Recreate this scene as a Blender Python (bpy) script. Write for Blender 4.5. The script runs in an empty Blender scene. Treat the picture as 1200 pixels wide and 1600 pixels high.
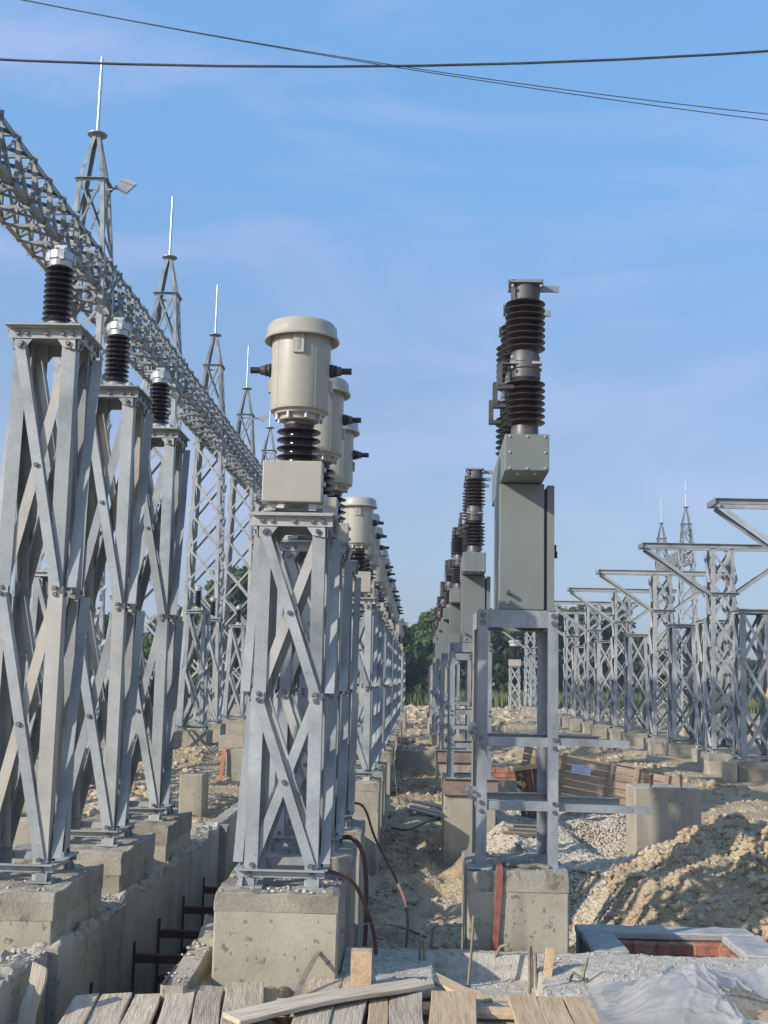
import bpy, bmesh, math, random
import numpy as np
from mathutils import Vector, Matrix

random.seed(11)
S = bpy.context.scene
C = S.collection

# ------------------------------------------------------------------ camera
YAW, PITCH, ROLL, CAMZ = 0.02515, 0.14403, 0.022, 1.9
fw = Vector((-math.sin(YAW)*math.cos(PITCH), math.cos(YAW)*math.cos(PITCH), math.sin(PITCH)))
r0 = Vector((math.cos(YAW), math.sin(YAW), 0)); u0 = r0.cross(fw)
rr = r0*math.cos(ROLL) + u0*math.sin(ROLL); uu = -r0*math.sin(ROLL) + u0*math.cos(ROLL)
cd = bpy.data.cameras.new('camera'); cam = bpy.data.objects.new('camera', cd); C.objects.link(cam)
cam.matrix_world = Matrix(((rr.x, uu.x, -fw.x, 0), (rr.y, uu.y, -fw.y, 0), (rr.z, uu.z, -fw.z, CAMZ), (0, 0, 0, 1)))
cd.sensor_fit = 'VERTICAL'; cd.sensor_height = 36; cd.lens = 1800/1600*36
cd.clip_start = 0.1; cd.clip_end = 3000
S.camera = cam
S.render.resolution_x, S.render.resolution_y = 768, 1024

# ------------------------------------------------------------------ sky and sun
LIGHT = Vector((1.0, 0.71, -0.61)).normalized()
el = math.asin(-LIGHT.z); az = math.atan2(-LIGHT.x, -LIGHT.y)
W = bpy.data.worlds.new('World'); S.world = W; W.use_nodes = True
nt = W.node_tree; nt.nodes.clear()
sky = nt.nodes.new('ShaderNodeTexSky'); sky.sky_type = 'NISHITA'; sky.sun_disc = False
sky.sun_elevation = el; sky.sun_rotation = az; sky.altitude = 50; sky.air_density = 1.0; sky.dust_density = 2.0; sky.ozone_density = 6.0
bg = nt.nodes.new('ShaderNodeBackground'); bg.inputs['Strength'].default_value = 0.15
wo = nt.nodes.new('ShaderNodeOutputWorld')
tc = nt.nodes.new('ShaderNodeTexCoord')
mp = nt.nodes.new('ShaderNodeMapping'); mp.inputs['Scale'].default_value = (1.0, 1.0, 3.2); mp.inputs['Rotation'].default_value = (0.2, 0.5, 0.3)
nz = nt.nodes.new('ShaderNodeTexNoise'); nz.inputs['Scale'].default_value = 2.3; nz.inputs['Detail'].default_value = 7; nz.inputs['Roughness'].default_value = 0.58; nz.inputs['Distortion'].default_value = 0.6
cr = nt.nodes.new('ShaderNodeValToRGB'); cr.color_ramp.elements[0].position = 0.47; cr.color_ramp.elements[0].color = (0, 0, 0, 1)
cr.color_ramp.elements[1].position = 0.80; cr.color_ramp.elements[1].color = (0.55, 0.55, 0.55, 1)
mx = nt.nodes.new('ShaderNodeMix'); mx.data_type = 'RGBA'
mx.inputs['B'].default_value = (2.9, 3.0, 4.3, 1)
L = nt.links.new
L(tc.outputs['Generated'], mp.inputs['Vector']); L(mp.outputs['Vector'], nz.inputs['Vector']); L(nz.outputs['Fac'], cr.inputs['Fac'])
# thin even haze veil over the clear sky, paler towards the horizon all round
sx_ = nt.nodes.new('ShaderNodeSeparateXYZ'); vr = nt.nodes.new('ShaderNodeValToRGB'); vm = nt.nodes.new('ShaderNodeMix'); vm.data_type = 'RGBA'; vm.inputs['Factor'].default_value = 0.6
vs = nt.nodes.new('ShaderNodeVectorMath'); vs.operation = 'SCALE'; vs.inputs['Scale'].default_value = 5.0
for i_, (p_, c_) in enumerate(((0.0, (1.62, 1.90, 2.60)), (0.14, (1.74, 1.94, 2.48)), (0.25, (1.38, 1.97, 2.84)), (0.40, (1.07, 2.23, 3.88)), (0.55, (1.05, 2.32, 4.25)), (1.0, (0.95, 2.1, 4.0)))):
    e_ = vr.color_ramp.elements[i_] if i_ < 1 else (vr.color_ramp.elements.new(p_) if p_ < 1 else vr.color_ramp.elements[-1])
    e_.position = p_; e_.color = (c_[0]/5, c_[1]/5, c_[2]/5, 1)
L(tc.outputs['Generated'], sx_.inputs['Vector']); L(sx_.outputs['Z'], vr.inputs['Fac']); L(vr.outputs['Color'], vs.inputs[0]); L(sky.outputs['Color'], vm.inputs['A']); L(vs.outputs['Vector'], vm.inputs['B'])
L(cr.outputs['Color'], mx.inputs['Factor']); L(vm.outputs['Result'], mx.inputs['A']); L(mx.outputs['Result'], bg.inputs['Color']); L(bg.outputs['Background'], wo.inputs['Surface'])
sd = bpy.data.lights.new('sun', 'SUN'); sd.energy = 3.4; sd.angle = math.radians(0.6); sd.color = (1.0, 0.925, 0.82)
sun = bpy.data.objects.new('sun', sd); C.objects.link(sun)
sun.rotation_euler = LIGHT.to_track_quat('-Z', 'Y').to_euler(); sun.location = (-30, -25, 30)
S.view_settings.view_transform = 'Standard'; S.view_settings.look = 'None'; S.view_settings.gamma = 1.0
S.view_settings.exposure = 0.6; S.view_settings.use_curve_mapping = False

# ------------------------------------------------------------------ materials
def ramp(n, stops):
    e = n.color_ramp.elements
    e[0].position = stops[0][0]; e[0].color = (*stops[0][1], 1)
    e[1].position = stops[-1][0]; e[1].color = (*stops[-1][1], 1)
    for p, c in stops[1:-1]:
        x = e.new(p); x.color = (*c, 1)
def mat(name, stops, scale=6.0, rough=0.6, metal=0.0, bump=0.15, bscale=40.0, detail=6, stretch=(1, 1, 1), objrand=0.0, tint=None, rvar=0.15, spec=0.5, world=False, coat=0.0, dist=0.02, fine=None, pits=None):
    m = bpy.data.materials.new(name); m.use_nodes = True
    t = m.node_tree; b = t.nodes['Principled BSDF']; l = t.links.new
    b.inputs['Metallic'].default_value = metal; b.inputs['Specular IOR Level'].default_value = spec; b.inputs['Coat Weight'].default_value = coat
    co = t.nodes.new('ShaderNodeTexCoord'); mpn = t.nodes.new('ShaderNodeMapping'); mpn.inputs['Scale'].default_value = stretch
    oi = t.nodes.new('ShaderNodeObjectInfo')
    if world:
        g = t.nodes.new('ShaderNodeNewGeometry'); l(g.outputs['Position'], mpn.inputs['Vector'])
    else:
        l(co.outputs['Object'], mpn.inputs['Vector'])
        mm = t.nodes.new('ShaderNodeMath'); mm.operation = 'MULTIPLY'; mm.inputs[1].default_value = 37.0
        l(oi.outputs['Random'], mm.inputs[0]); l(mm.outputs[0], mpn.inputs['Location'])
    n1 = t.nodes.new('ShaderNodeTexNoise'); n1.inputs['Scale'].default_value = scale; n1.inputs['Detail'].default_value = detail; n1.inputs['Roughness'].default_value = 0.6
    l(mpn.outputs['Vector'], n1.inputs['Vector'])
    r1 = t.nodes.new('ShaderNodeValToRGB'); ramp(r1, stops); l(n1.outputs['Fac'], r1.inputs['Fac'])
    col = r1.outputs['Color']
    if fine:
        nf = t.nodes.new('ShaderNodeTexNoise'); nf.inputs['Scale'].default_value = fine[0]; nf.inputs['Detail'].default_value = 3; l(mpn.outputs['Vector'], nf.inputs['Vector'])
        rf = t.nodes.new('ShaderNodeValToRGB'); ramp(rf, [(0.3, (1-fine[1],)*3), (0.7, (1+fine[1],)*3)]); l(nf.outputs['Fac'], rf.inputs['Fac'])
        mu = t.nodes.new('ShaderNodeMix'); mu.data_type = 'RGBA'; mu.blend_type = 'MULTIPLY'; mu.inputs['Factor'].default_value = 1.0
        l(col, mu.inputs['A']); l(rf.outputs['Color'], mu.inputs['B']); col = mu.outputs['Result']
    if pits:                                   # blow holes, drips and scuffs
        for sc_, lo_, hi_, k_, zs_ in pits:
            mq = t.nodes.new('ShaderNodeMapping'); mq.inputs['Scale'].default_value = (1, 1, zs_); l(mpn.outputs['Vector'], mq.inputs['Vector'])
            np2 = t.nodes.new('ShaderNodeTexNoise'); np2.inputs['Scale'].default_value = sc_; np2.inputs['Detail'].default_value = 4; l(mq.outputs['Vector'], np2.inputs['Vector'])
            rp2 = t.nodes.new('ShaderNodeValToRGB'); ramp(rp2, [(lo_, (1, 1, 1)), (hi_, (k_,)*3)]); l(np2.outputs['Fac'], rp2.inputs['Fac'])
            mp2 = t.nodes.new('ShaderNodeMix'); mp2.data_type = 'RGBA'; mp2.blend_type = 'MULTIPLY'; mp2.inputs['Factor'].default_value = 1.0
            l(col, mp2.inputs['A']); l(rp2.outputs['Color'], mp2.inputs['B']); col = mp2.outputs['Result']
    if tint:                                   # some individuals take another tone of the same stuff
        rt = t.nodes.new('ShaderNodeValToRGB'); ramp(rt, [(tint[1], (0, 0, 0)), (min(tint[1]+0.12, 1), (tint[2],)*3)])
        l(oi.outputs['Random'], rt.inputs['Fac'])
        n3 = t.nodes.new('ShaderNodeTexNoise'); n3.inputs['Scale'].default_value = 2.3; n3.inputs['Detail'].default_value = 4; l(mpn.outputs['Vector'], n3.inputs['Vector'])
        mm2 = t.nodes.new('ShaderNodeMath'); mm2.operation = 'MULTIPLY'; l(rt.outputs['Color'], mm2.inputs[0]); l(n3.outputs['Fac'], mm2.inputs[1])
        mt = t.nodes.new('ShaderNodeMix'); mt.data_type = 'RGBA'; mt.inputs['B'].default_value = (*tint[0], 1)
        l(mm2.outputs[0], mt.inputs['Factor']); l(col, mt.inputs['A']); col = mt.outputs['Result']
    if objrand:
        hs = t.nodes.new('ShaderNodeHueSaturation'); mr = t.nodes.new('ShaderNodeMapRange')
        mr.inputs['To Min'].default_value = 1-objrand; mr.inputs['To Max'].default_value = 1+objrand
        l(oi.outputs['Random'], mr.inputs['Value']); l(mr.outputs['Result'], hs.inputs['Value']); l(col, hs.inputs['Color']); col = hs.outputs['Color']
    l(col, b.inputs['Base Color'])
    n2 = t.nodes.new('ShaderNodeTexNoise'); n2.inputs['Scale'].default_value = bscale; n2.inputs['Detail'].default_value = 5; l(mpn.outputs['Vector'], n2.inputs['Vector'])
    mr2 = t.nodes.new('ShaderNodeMapRange'); mr2.inputs['From Min'].default_value = 0.3; mr2.inputs['From Max'].default_value = 0.7
    mr2.inputs['To Min'].default_value = max(rough-rvar, 0.03); mr2.inputs['To Max'].default_value = min(rough+rvar, 1)
    l(n1.outputs['Fac'], mr2.inputs['Value']); l(mr2.outputs['Result'], b.inputs['Roughness'])
    if bump:
        bp = t.nodes.new('ShaderNodeBump'); bp.inputs['Strength'].default_value = bump; bp.inputs['Distance'].default_value = dist
        l(n2.outputs['Fac'], bp.inputs['Height']); l(bp.outputs['Normal'], b.inputs['Normal'])
    return m
M = {}
M['galv'] = mat('galvanised_steel', [(0.3, (0.22, 0.235, 0.238)), (0.45, (0.30, 0.318, 0.32)), (0.58, (0.345, 0.362, 0.362)), (0.75, (0.455, 0.472, 0.47))], 2.6, 0.58, 0.08, 0.06, 60, 9, objrand=0.17, spec=0.3, pits=((4, 0.58, 0.72, 0.8, 0.15), (22, 0.66, 0.72, 0.75, 1.0)), tint=((0.42, 0.35, 0.26), 0.86, 1.0), fine=(55, 0.07))
M['galvbeam'] = mat('shade_darkened_gantry_steel', [(0.3, (0.14, 0.155, 0.155)), (0.5, (0.22, 0.238, 0.236)), (0.75, (0.32, 0.338, 0.332))], 3.0, 0.5, 0.25, 0.06, 60, 8, objrand=0.2, pits=((4, 0.58, 0.72, 0.8, 0.15),))  # weathered greenish steel, darkened further to put the beam's shaded side into the colour
M['galvdark'] = mat('weathered_galvanised_steel', [(0.3, (0.18, 0.19, 0.19)), (0.7, (0.33, 0.35, 0.35))], 5, 0.55, 0.4, 0.08, 60, objrand=0.1)
M['galvblue'] = mat('bright_galvanised_channel', [(0.28, (0.19, 0.21, 0.225)), (0.55, (0.31, 0.33, 0.34)), (0.75, (0.42, 0.42, 0.40))], 4, 0.45, 0.25, 0.06, 60, 8, stretch=(1, 1, 0.5), tint=((0.45, 0.34, 0.22), 0.86, 1.1), objrand=0.08, fine=(40, 0.1))
M['bolt'] = mat('bolt_steel', [(0.3, (0.10, 0.10, 0.10)), (0.7, (0.24, 0.23, 0.22))], 30, 0.5, 0.6, 0, 10)
M['boltbright'] = mat('zinc_bolt', [(0.3, (0.5, 0.5, 0.48)), (0.7, (0.7, 0.69, 0.66))], 30, 0.35, 0.7, 0, 10)
M['silver'] = mat('cast_aluminium', [(0.3, (0.36, 0.37, 0.37)), (0.7, (0.50, 0.50, 0.49))], 18, 0.4, 0.55, 0.1, 90)
M['rod'] = mat('spire_tube', [(0.3, (0.42, 0.50, 0.56)), (0.7, (0.55, 0.62, 0.66))], 3, 0.35, 0.5, 0, 20)
M['porcelain'] = mat('dark_brown_porcelain', [(0.3, (0.016, 0.011, 0.012)), (0.7, (0.032, 0.022, 0.024))], 6, 0.22, 0, 0.02, 30, rvar=0.08, spec=0.55)
M['porcelainbrown'] = mat('brown_dusty_porcelain', [(0.3, (0.030, 0.022, 0.022)), (0.7, (0.062, 0.047, 0.045))], 6, 0.33, 0, 0.02, 30, rvar=0.1)
M['fitting'] = mat('dark_grey_casting', [(0.3, (0.06, 0.056, 0.055)), (0.7, (0.125, 0.118, 0.114))], 12, 0.5, 0.3, 0.1, 60)
M['cream'] = mat('cream_enamel', [(0.3, (0.365, 0.34, 0.282)), (0.7, (0.40, 0.375, 0.315))], 2.2, 0.33, 0, 0.015, 8, rvar=0.08, fine=(14, 0.03), objrand=0.05, pits=((5, 0.58, 0.75, 0.86, 0.12), (30, 0.7, 0.74, 0.8, 1.0)))
M['greypaint'] = mat('grey_cabinet_paint', [(0.3, (0.155, 0.172, 0.160)), (0.7, (0.18, 0.197, 0.182))], 1.8, 0.42, 0, 0.02, 7, rvar=0.1, fine=(9, 0.03), objrand=0.05, pits=((6, 0.56, 0.74, 0.86, 0.1), (25, 0.69, 0.73, 0.8, 1.0)))
M['black'] = mat('black_rubber', [(0.3, (0.012, 0.012, 0.014)), (0.7, (0.025, 0.025, 0.028))], 10, 0.5, 0, 0, 10)
M['conc'] = mat('site_concrete', [(0.25, (0.215, 0.188, 0.14)), (0.5, (0.335, 0.30, 0.232)), (0.75, (0.43, 0.385, 0.305))], 1.7, 0.85, 0, 0.16, 38, 9, objrand=0.08, fine=(90, 0.07), pits=((16, 0.64, 0.70, 0.5, 1.0), (5, 0.56, 0.68, 0.72, 0.18), (30, 0.66, 0.7, 0.55, 0.5)))
M['mortar'] = mat('dark_damp_mortar', [(0.3, (0.17, 0.158, 0.13)), (0.7, (0.34, 0.315, 0.265))], 6, 0.9, 0, 0.4, 70, 8, objrand=0.1, fine=(80, 0.12), pits=((12, 0.6, 0.68, 0.6, 0.6),))
M['cap'] = mat('rough_top_concrete', [(0.25, (0.18, 0.158, 0.12)), (0.5, (0.29, 0.26, 0.205)), (0.75, (0.40, 0.36, 0.288))], 3.5, 0.9, 0, 0.3, 60, 9, objrand=0.12, fine=(70, 0.10), pits=((12, 0.6, 0.68, 0.6, 0.6),))
M['rimmortar'] = mat('smooth_blue_grey_mortar', [(0.3, (0.27, 0.26, 0.245)), (0.7, (0.42, 0.405, 0.375))], 4, 0.75, 0, 0.3, 30, 7, stretch=(1, 3, 1), fine=(50, 0.1))
M['pale'] = mat('pale_render', [(0.3, (0.30, 0.265, 0.20)), (0.7, (0.39, 0.35, 0.272))], 2, 0.85, 0, 0.12, 40, 7, fine=(60, 0.05), pits=((9, 0.66, 0.72, 0.5, 1.0), (3, 0.56, 0.7, 0.75, 0.2)))
M['agg'] = mat('rough_lean_concrete', [(0.3, (0.36, 0.325, 0.265)), (0.5, (0.46, 0.42, 0.35)), (0.72, (0.55, 0.505, 0.43))], 24, 0.9, 0, 0.55, 90, 8, world=True, fine=(6, 0.12), dist=0.03)
M['soil'] = mat('sandy_soil', [(0.25, (0.25, 0.185, 0.11)), (0.46, (0.42, 0.325, 0.205)), (0.62, (0.50, 0.40, 0.265)), (0.8, (0.55, 0.455, 0.32))], 1.1, 0.95, 0, 1.0, 22, 10, world=True, spec=0.2, fine=(30, 0.18), dist=0.07, pits=((7, 0.6, 0.7, 0.72, 1.0),))
M['clod'] = mat('dry_clods', [(0.3, (0.32, 0.24, 0.15)), (0.7, (0.53, 0.43, 0.29))], 2.5, 0.95, 0, 0.7, 40, 8, world=True, spec=0.2, fine=(40, 0.14))
M['gravel'] = mat('crushed_gravel', [(0.3, (0.25, 0.215, 0.165)), (0.5, (0.43, 0.375, 0.295)), (0.72, (0.58, 0.52, 0.425))], 20, 0.85, 0, 0.3, 80, 3, world=True, fine=(45, 0.2))
M['oldwood'] = mat('weathered_grey_plank', [(0.25, (0.27, 0.205, 0.14)), (0.5, (0.49, 0.40, 0.29)), (0.75, (0.60, 0.515, 0.40))], 9, 0.85, 0, 0.5, 30, 8, stretch=(6, 0.35, 6), objrand=0.18, fine=(12, 0.12))
M['newwood'] = mat('fresh_sawn_plank', [(0.25, (0.38, 0.25, 0.13)), (0.5, (0.56, 0.40, 0.235)), (0.75, (0.66, 0.50, 0.32))], 8, 0.75, 0, 0.35, 30, 8, stretch=(6, 0.35, 6), objrand=0.15, fine=(12, 0.08))
M['cratewood'] = mat('crate_board', [(0.25, (0.23, 0.15, 0.10)), (0.5, (0.38, 0.27, 0.185)), (0.75, (0.50, 0.37, 0.27))], 7, 0.85, 0, 0.4, 30, 8, stretch=(0.4, 6, 6), objrand=0.2, fine=(15, 0.1))
M['darkwood'] = mat('dark_rough_board', [(0.25, (0.09, 0.05, 0.03)), (0.75, (0.26, 0.155, 0.09))], 8, 0.85, 0, 0.5, 30, 8, stretch=(6, 6, 0.4))
M['paper'] = mat('white_label', [(0.3, (0.68, 0.66, 0.80)), (0.7, (0.75, 0.73, 0.86))], 4, 0.6, 0, 0, 10)
M['print'] = mat('label_print', [(0.3, (0.22, 0.22, 0.4)), (0.7, (0.3, 0.3, 0.48))], 4, 0.6, 0, 0, 10)
M['strap'] = mat('painted_earthing_strap', [(0.3, (0.20, 0.066, 0.048)), (0.7, (0.36, 0.135, 0.095))], 9, 0.5, 0.2, 0.1, 40)
M['strapbrown'] = mat('weathered_brown_strap', [(0.3, (0.12, 0.055, 0.042)), (0.7, (0.25, 0.125, 0.10))], 9, 0.55, 0.2, 0.15, 40)
M['orange'] = mat('orange_plastic', [(0.3, (0.36, 0.12, 0.06)), (0.7, (0.50, 0.22, 0.13))], 8, 0.5, 0, 0.3, 20)
M['rust'] = mat('rusted_steel', [(0.3, (0.050, 0.024, 0.018)), (0.7, (0.125, 0.062, 0.045))], 12, 0.8, 0.2, 0.3, 60)
M['rustlight'] = mat('rusty_formwork_channel', [(0.3, (0.17, 0.115, 0.095)), (0.7, (0.30, 0.225, 0.195))], 8, 0.8, 0.1, 0.3, 60)
M['rebar'] = mat('tie_wire', [(0.3, (0.16, 0.135, 0.10)), (0.7, (0.30, 0.26, 0.19))], 20, 0.7, 0.2, 0.2, 80)
M['brick'] = mat('clay_brick', [(0.3, (0.22, 0.085, 0.055)), (0.7, (0.42, 0.19, 0.12))], 9, 0.9, 0, 0.5, 50, objrand=0.2, fine=(40, 0.12))
M['cable'] = mat('black_cable', [(0.3, (0.02, 0.022, 0.026)), (0.7, (0.05, 0.052, 0.058))], 10, 0.5, 0, 0, 10)
M['green'] = mat('green_hose', [(0.3, (0.02, 0.10, 0.06)), (0.7, (0.05, 0.18, 0.11))], 10, 0.5, 0, 0, 10)
M['leaf'] = mat('leaves', [(0.3, (0.036, 0.066, 0.022)), (0.55, (0.07, 0.12, 0.036)), (0.75, (0.12, 0.175, 0.052))], 0.9, 0.6, 0, 0, 10, 5, objrand=0.25, spec=0.3)
M['bark'] = mat('bark', [(0.3, (0.10, 0.085, 0.065)), (0.7, (0.24, 0.21, 0.17))], 5, 0.9, 0, 0.5, 20)
M['grass'] = mat('tall_grass', [(0.3, (0.075, 0.10, 0.038)), (0.55, (0.13, 0.155, 0.06)), (0.75, (0.22, 0.22, 0.105))], 0.5, 0.7, 0, 0, 10, 6, world=True, spec=0.3)
M['yellow'] = mat('yellow_machine_paint', [(0.3, (0.60, 0.28, 0.02)), (0.7, (0.70, 0.36, 0.035))], 3, 0.4, 0, 0.02, 10)
M['glass'] = mat('dark_glass', [(0.3, (0.02, 0.03, 0.035)), (0.7, (0.03, 0.045, 0.05))], 3, 0.08, 0, 0, 10, rvar=0.02)
M['sheet'] = mat('milky_plastic_sheet', [(0.3, (0.44, 0.435, 0.42)), (0.7, (0.58, 0.575, 0.56))], 6, 0.26, 0, 0.08, 30, rvar=0.08, spec=0.55, pits=((5, 0.55, 0.7, 0.75, 1.0),))
_t = M['sheet'].node_tree; _b = _t.nodes['Principled BSDF']; _o = _t.nodes['Material Output']
_tr = _t.nodes.new('ShaderNodeBsdfTransparent'); _tl = _t.nodes.new('ShaderNodeBsdfTranslucent'); _tl.inputs['Color'].default_value = (0.6, 0.6, 0.59, 1)
_m1 = _t.nodes.new('ShaderNodeMixShader'); _m1.inputs[0].default_value = 0.30; _m2 = _t.nodes.new('ShaderNodeMixShader'); _m2.inputs[0].default_value = 0.30
_t.links.new(_b.outputs[0], _m1.inputs[1]); _t.links.new(_tl.outputs[0], _m1.inputs[2]); _t.links.new(_m1.outputs[0], _m2.inputs[1]); _t.links.new(_tr.outputs[0], _m2.inputs[2]); _t.links.new(_m2.outputs[0], _o.inputs['Surface'])
_lt = M['leaf'].node_tree; _b = _lt.nodes['Principled BSDF']; _o = _lt.nodes['Material Output']
_tl = _lt.nodes.new('ShaderNodeBsdfTranslucent'); _tl.inputs['Color'].default_value = (0.10, 0.17, 0.03, 1); _m1 = _lt.nodes.new('ShaderNodeMixShader'); _m1.inputs[0].default_value = 0.25
_lt.links.new(_b.outputs[0], _m1.inputs[1]); _lt.links.new(_tl.outputs[0], _m1.inputs[2]); _lt.links.new(_m1.outputs[0], _o.inputs['Surface'])

# ------------------------------------------------------------------ mesh helpers
V = Vector
class MB:
    def __init__(s): s.v = []; s.f = []
    def add(s, vs, fs):
        o = len(s.v); s.v += [tuple(x) for x in vs]; s.f += [tuple(i+o for i in f) for f in fs]; return s
    def box(s, c, d, rot=None):
        x, y, z = d[0]/2, d[1]/2, d[2]/2
        vs = [V((a*x, b*y, e*z)) for e in (-1, 1) for a, b in ((-1, -1), (1, -1), (1, 1), (-1, 1))]
        if rot is not None: vs = [rot @ v for v in vs]
        c = V(c); vs = [v+c for v in vs]
        return s.add(vs, [(3, 2, 1, 0), (4, 5, 6, 7), (0, 1, 5, 4), (1, 2, 6, 5), (2, 3, 7, 6), (3, 0, 4, 7)])
    def prism(s, A, B, pts, e1, e2):
        A, B = V(A), V(B); n = len(pts)
        vs = [P + e1*p[0] + e2*p[1] for P in (A, B) for p in pts]
        ax = B-A
        fs = [(i, (i+1) % n, n+(i+1) % n, n+i) for i in range(n)] + [tuple(range(n-1, -1, -1)), tuple(range(n, 2*n))]
        if e1.cross(e2).dot(ax) < 0: fs = [tuple(reversed(f)) for f in fs]
        return s.add(vs, fs)
    def angle(s, A, B, e1, e2, a=0.06, t=0.007, b=None):
        b = b or a; ax = (V(B)-V(A)).normalized()
        e1 = (V(e1) - ax*V(e1).dot(ax)).normalized(); e2 = V(e2) - ax*V(e2).dot(ax); e2 = (e2 - e1*e2.dot(e1)).normalized()
        return s.prism(A, B, [(0, 0), (a, 0), (a, t), (t, t), (t, b), (0, b)], e1, e2)
    def bar(s, A, B, w, h, up=(0, 0, 1)):
        ax = (V(B)-V(A)).normalized(); up = V(up)
        if abs(ax.dot(up)) > 0.95: up = V((0, 1, 0))
        e1 = ax.cross(up).normalized(); e2 = e1.cross(ax).normalized()
        return s.prism(A, B, [(-w/2, -h/2), (w/2, -h/2), (w/2, h/2), (-w/2, h/2)], e1, e2)
    def cyl(s, A, B, r, r2=None, n=12):
        ax = (V(B)-V(A)).normalized(); up = V((0, 0, 1)) if abs(ax.z) < 0.9 else V((1, 0, 0))
        e1 = ax.cross(up).normalized(); e2 = ax.cross(e1); r2 = r if r2 is None else r2
        vs = [V(P) + (e1*math.cos(k*2*math.pi/n) + e2*math.sin(k*2*math.pi/n))*q for P, q in ((A, r), (B, r2)) for k in range(n)]
        fs = [(i, (i+1) % n, n+(i+1) % n, n+i) for i in range(n)] + [tuple(range(n-1, -1, -1)), tuple(range(n, 2*n))]
        return s.add(vs, fs)
    def bolt(s, p, n, r=0.014, h=0.014):
        n = V(n); return s.cyl(p, V(p)+n*h, r, r*0.92, 6)
    def lathe(s, prof, n=32, c=(0, 0, 0)):
        c = V(c); vs = []; fs = []; m = len(prof)
        for r, z in prof:
            for k in range(n):
                a = k*2*math.pi/n; vs.append(c+V((r*math.cos(a), r*math.sin(a), z)))
        for i in range(m-1):
            for k in range(n):
                fs.append((i*n+k, i*n+(k+1) % n, (i+1)*n+(k+1) % n, (i+1)*n+k))
        fs += [tuple(range(n-1, -1, -1)), tuple(range((m-1)*n, m*n))]
        return s.add(vs, fs)
    def tube(s, pts, r, n=6):
        pts = [V(p) for p in pts]; vs = []; fs = []
        prev = None
        for i, p in enumerate(pts):
            d = (pts[min(i+1, len(pts)-1)] - pts[max(i-1, 0)]).normalized()
            if prev is None: e1 = d.cross(V((0, 0, 1)) if abs(d.z) < 0.9 else V((1, 0, 0))).normalized()
            else: e1 = (prev - d*prev.dot(d)).normalized()
            prev = e1; e2 = d.cross(e1)
            vs += [p + (e1*math.cos(k*2*math.pi/n)+e2*math.sin(k*2*math.pi/n))*r for k in range(n)]
        for i in range(len(pts)-1):
            fs += [(i*n+k, i*n+(k+1) % n, (i+1)*n+(k+1) % n, (i+1)*n+k) for k in range(n)]
        fs += [tuple(range(n-1, -1, -1)), tuple(range((len(pts)-1)*n, len(pts)*n))]
        return s.add(vs, fs)
    def ribbon(s, pts, w, t, side=(1, 0, 0)):
        pts = [V(p) for p in pts]; vs = []; fs = []
        for i, p in enumerate(pts):
            d = (pts[min(i+1, len(pts)-1)] - pts[max(i-1, 0)]).normalized()
            e1 = d.cross(V((0, 1, 0))) if side == 'face' else V(side) - d*V(side).dot(d); e1.normalize(); e2 = d.cross(e1)
            vs += [p+e1*a*w/2+e2*b*t/2 for a, b in ((-1, -1), (1, -1), (1, 1), (-1, 1))]
        for i in range(len(pts)-1):
            fs += [(i*4+k, i*4+(k+1) % 4, i*4+4+(k+1) % 4, i*4+4+k) for k in range(4)]
        fs += [(3, 2, 1, 0), tuple(range(len(pts)*4-4, len(pts)*4))]
        return s.add(vs, fs)
    def build(s, name, m, parent=None, smooth=None, stuff=False):
        me = bpy.data.meshes.new(name); me.from_pydata(s.v, [], s.f); me.materials.append(M[m] if isinstance(m, str) else m)
        bm = bmesh.new(); bm.from_mesh(me); bmesh.ops.recalc_face_normals(bm, faces=bm.faces); bm.to_mesh(me); bm.free()
        if smooth:
            for p in me.polygons: p.use_smooth = True
            me.set_sharp_from_angle(angle=math.radians(smooth))
        o = bpy.data.objects.new(name, me); C.objects.link(o)
        if parent: o.parent = parent
        if stuff: o['kind'] = 'stuff'
        return o
def empty(name, loc=(0, 0, 0), rz=0.0):
    o = bpy.data.objects.new(name, None); C.objects.link(o); o.location = loc; o.rotation_euler = (0, 0, rz); o.empty_display_size = 0.1; return o
def tag(o, label, cat, group=None):
    o['label'] = label; o['category'] = cat
    if group: o['group'] = group
    return o
def copy_tree(o, parent=None):
    c = o.copy(); C.objects.link(c)
    if parent: c.parent = parent
    for ch in list(KIDS.get(o.name, [])): copy_tree(ch, c)
    return c
KIDS = {}
def index_kids():
    KIDS.clear()
    for o in bpy.data.objects:
        if o.parent: KIDS.setdefault(o.parent.name, []).append(o)
class Proto:
    """first call hands out the original, later calls copies of it with all its parts"""
    def __init__(s, root): s.root = root; s.used = False
    def at(s, loc, rz=0.0):
        if not s.used: s.used = True; o = s.root
        else: o = copy_tree(s.root)
        o.location = loc; o.rotation_euler = (0, 0, rz); return o
ORD = ['first', 'second', 'third', 'fourth', 'fifth', 'sixth', 'seventh', 'eighth', 'ninth', 'tenth']

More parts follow.
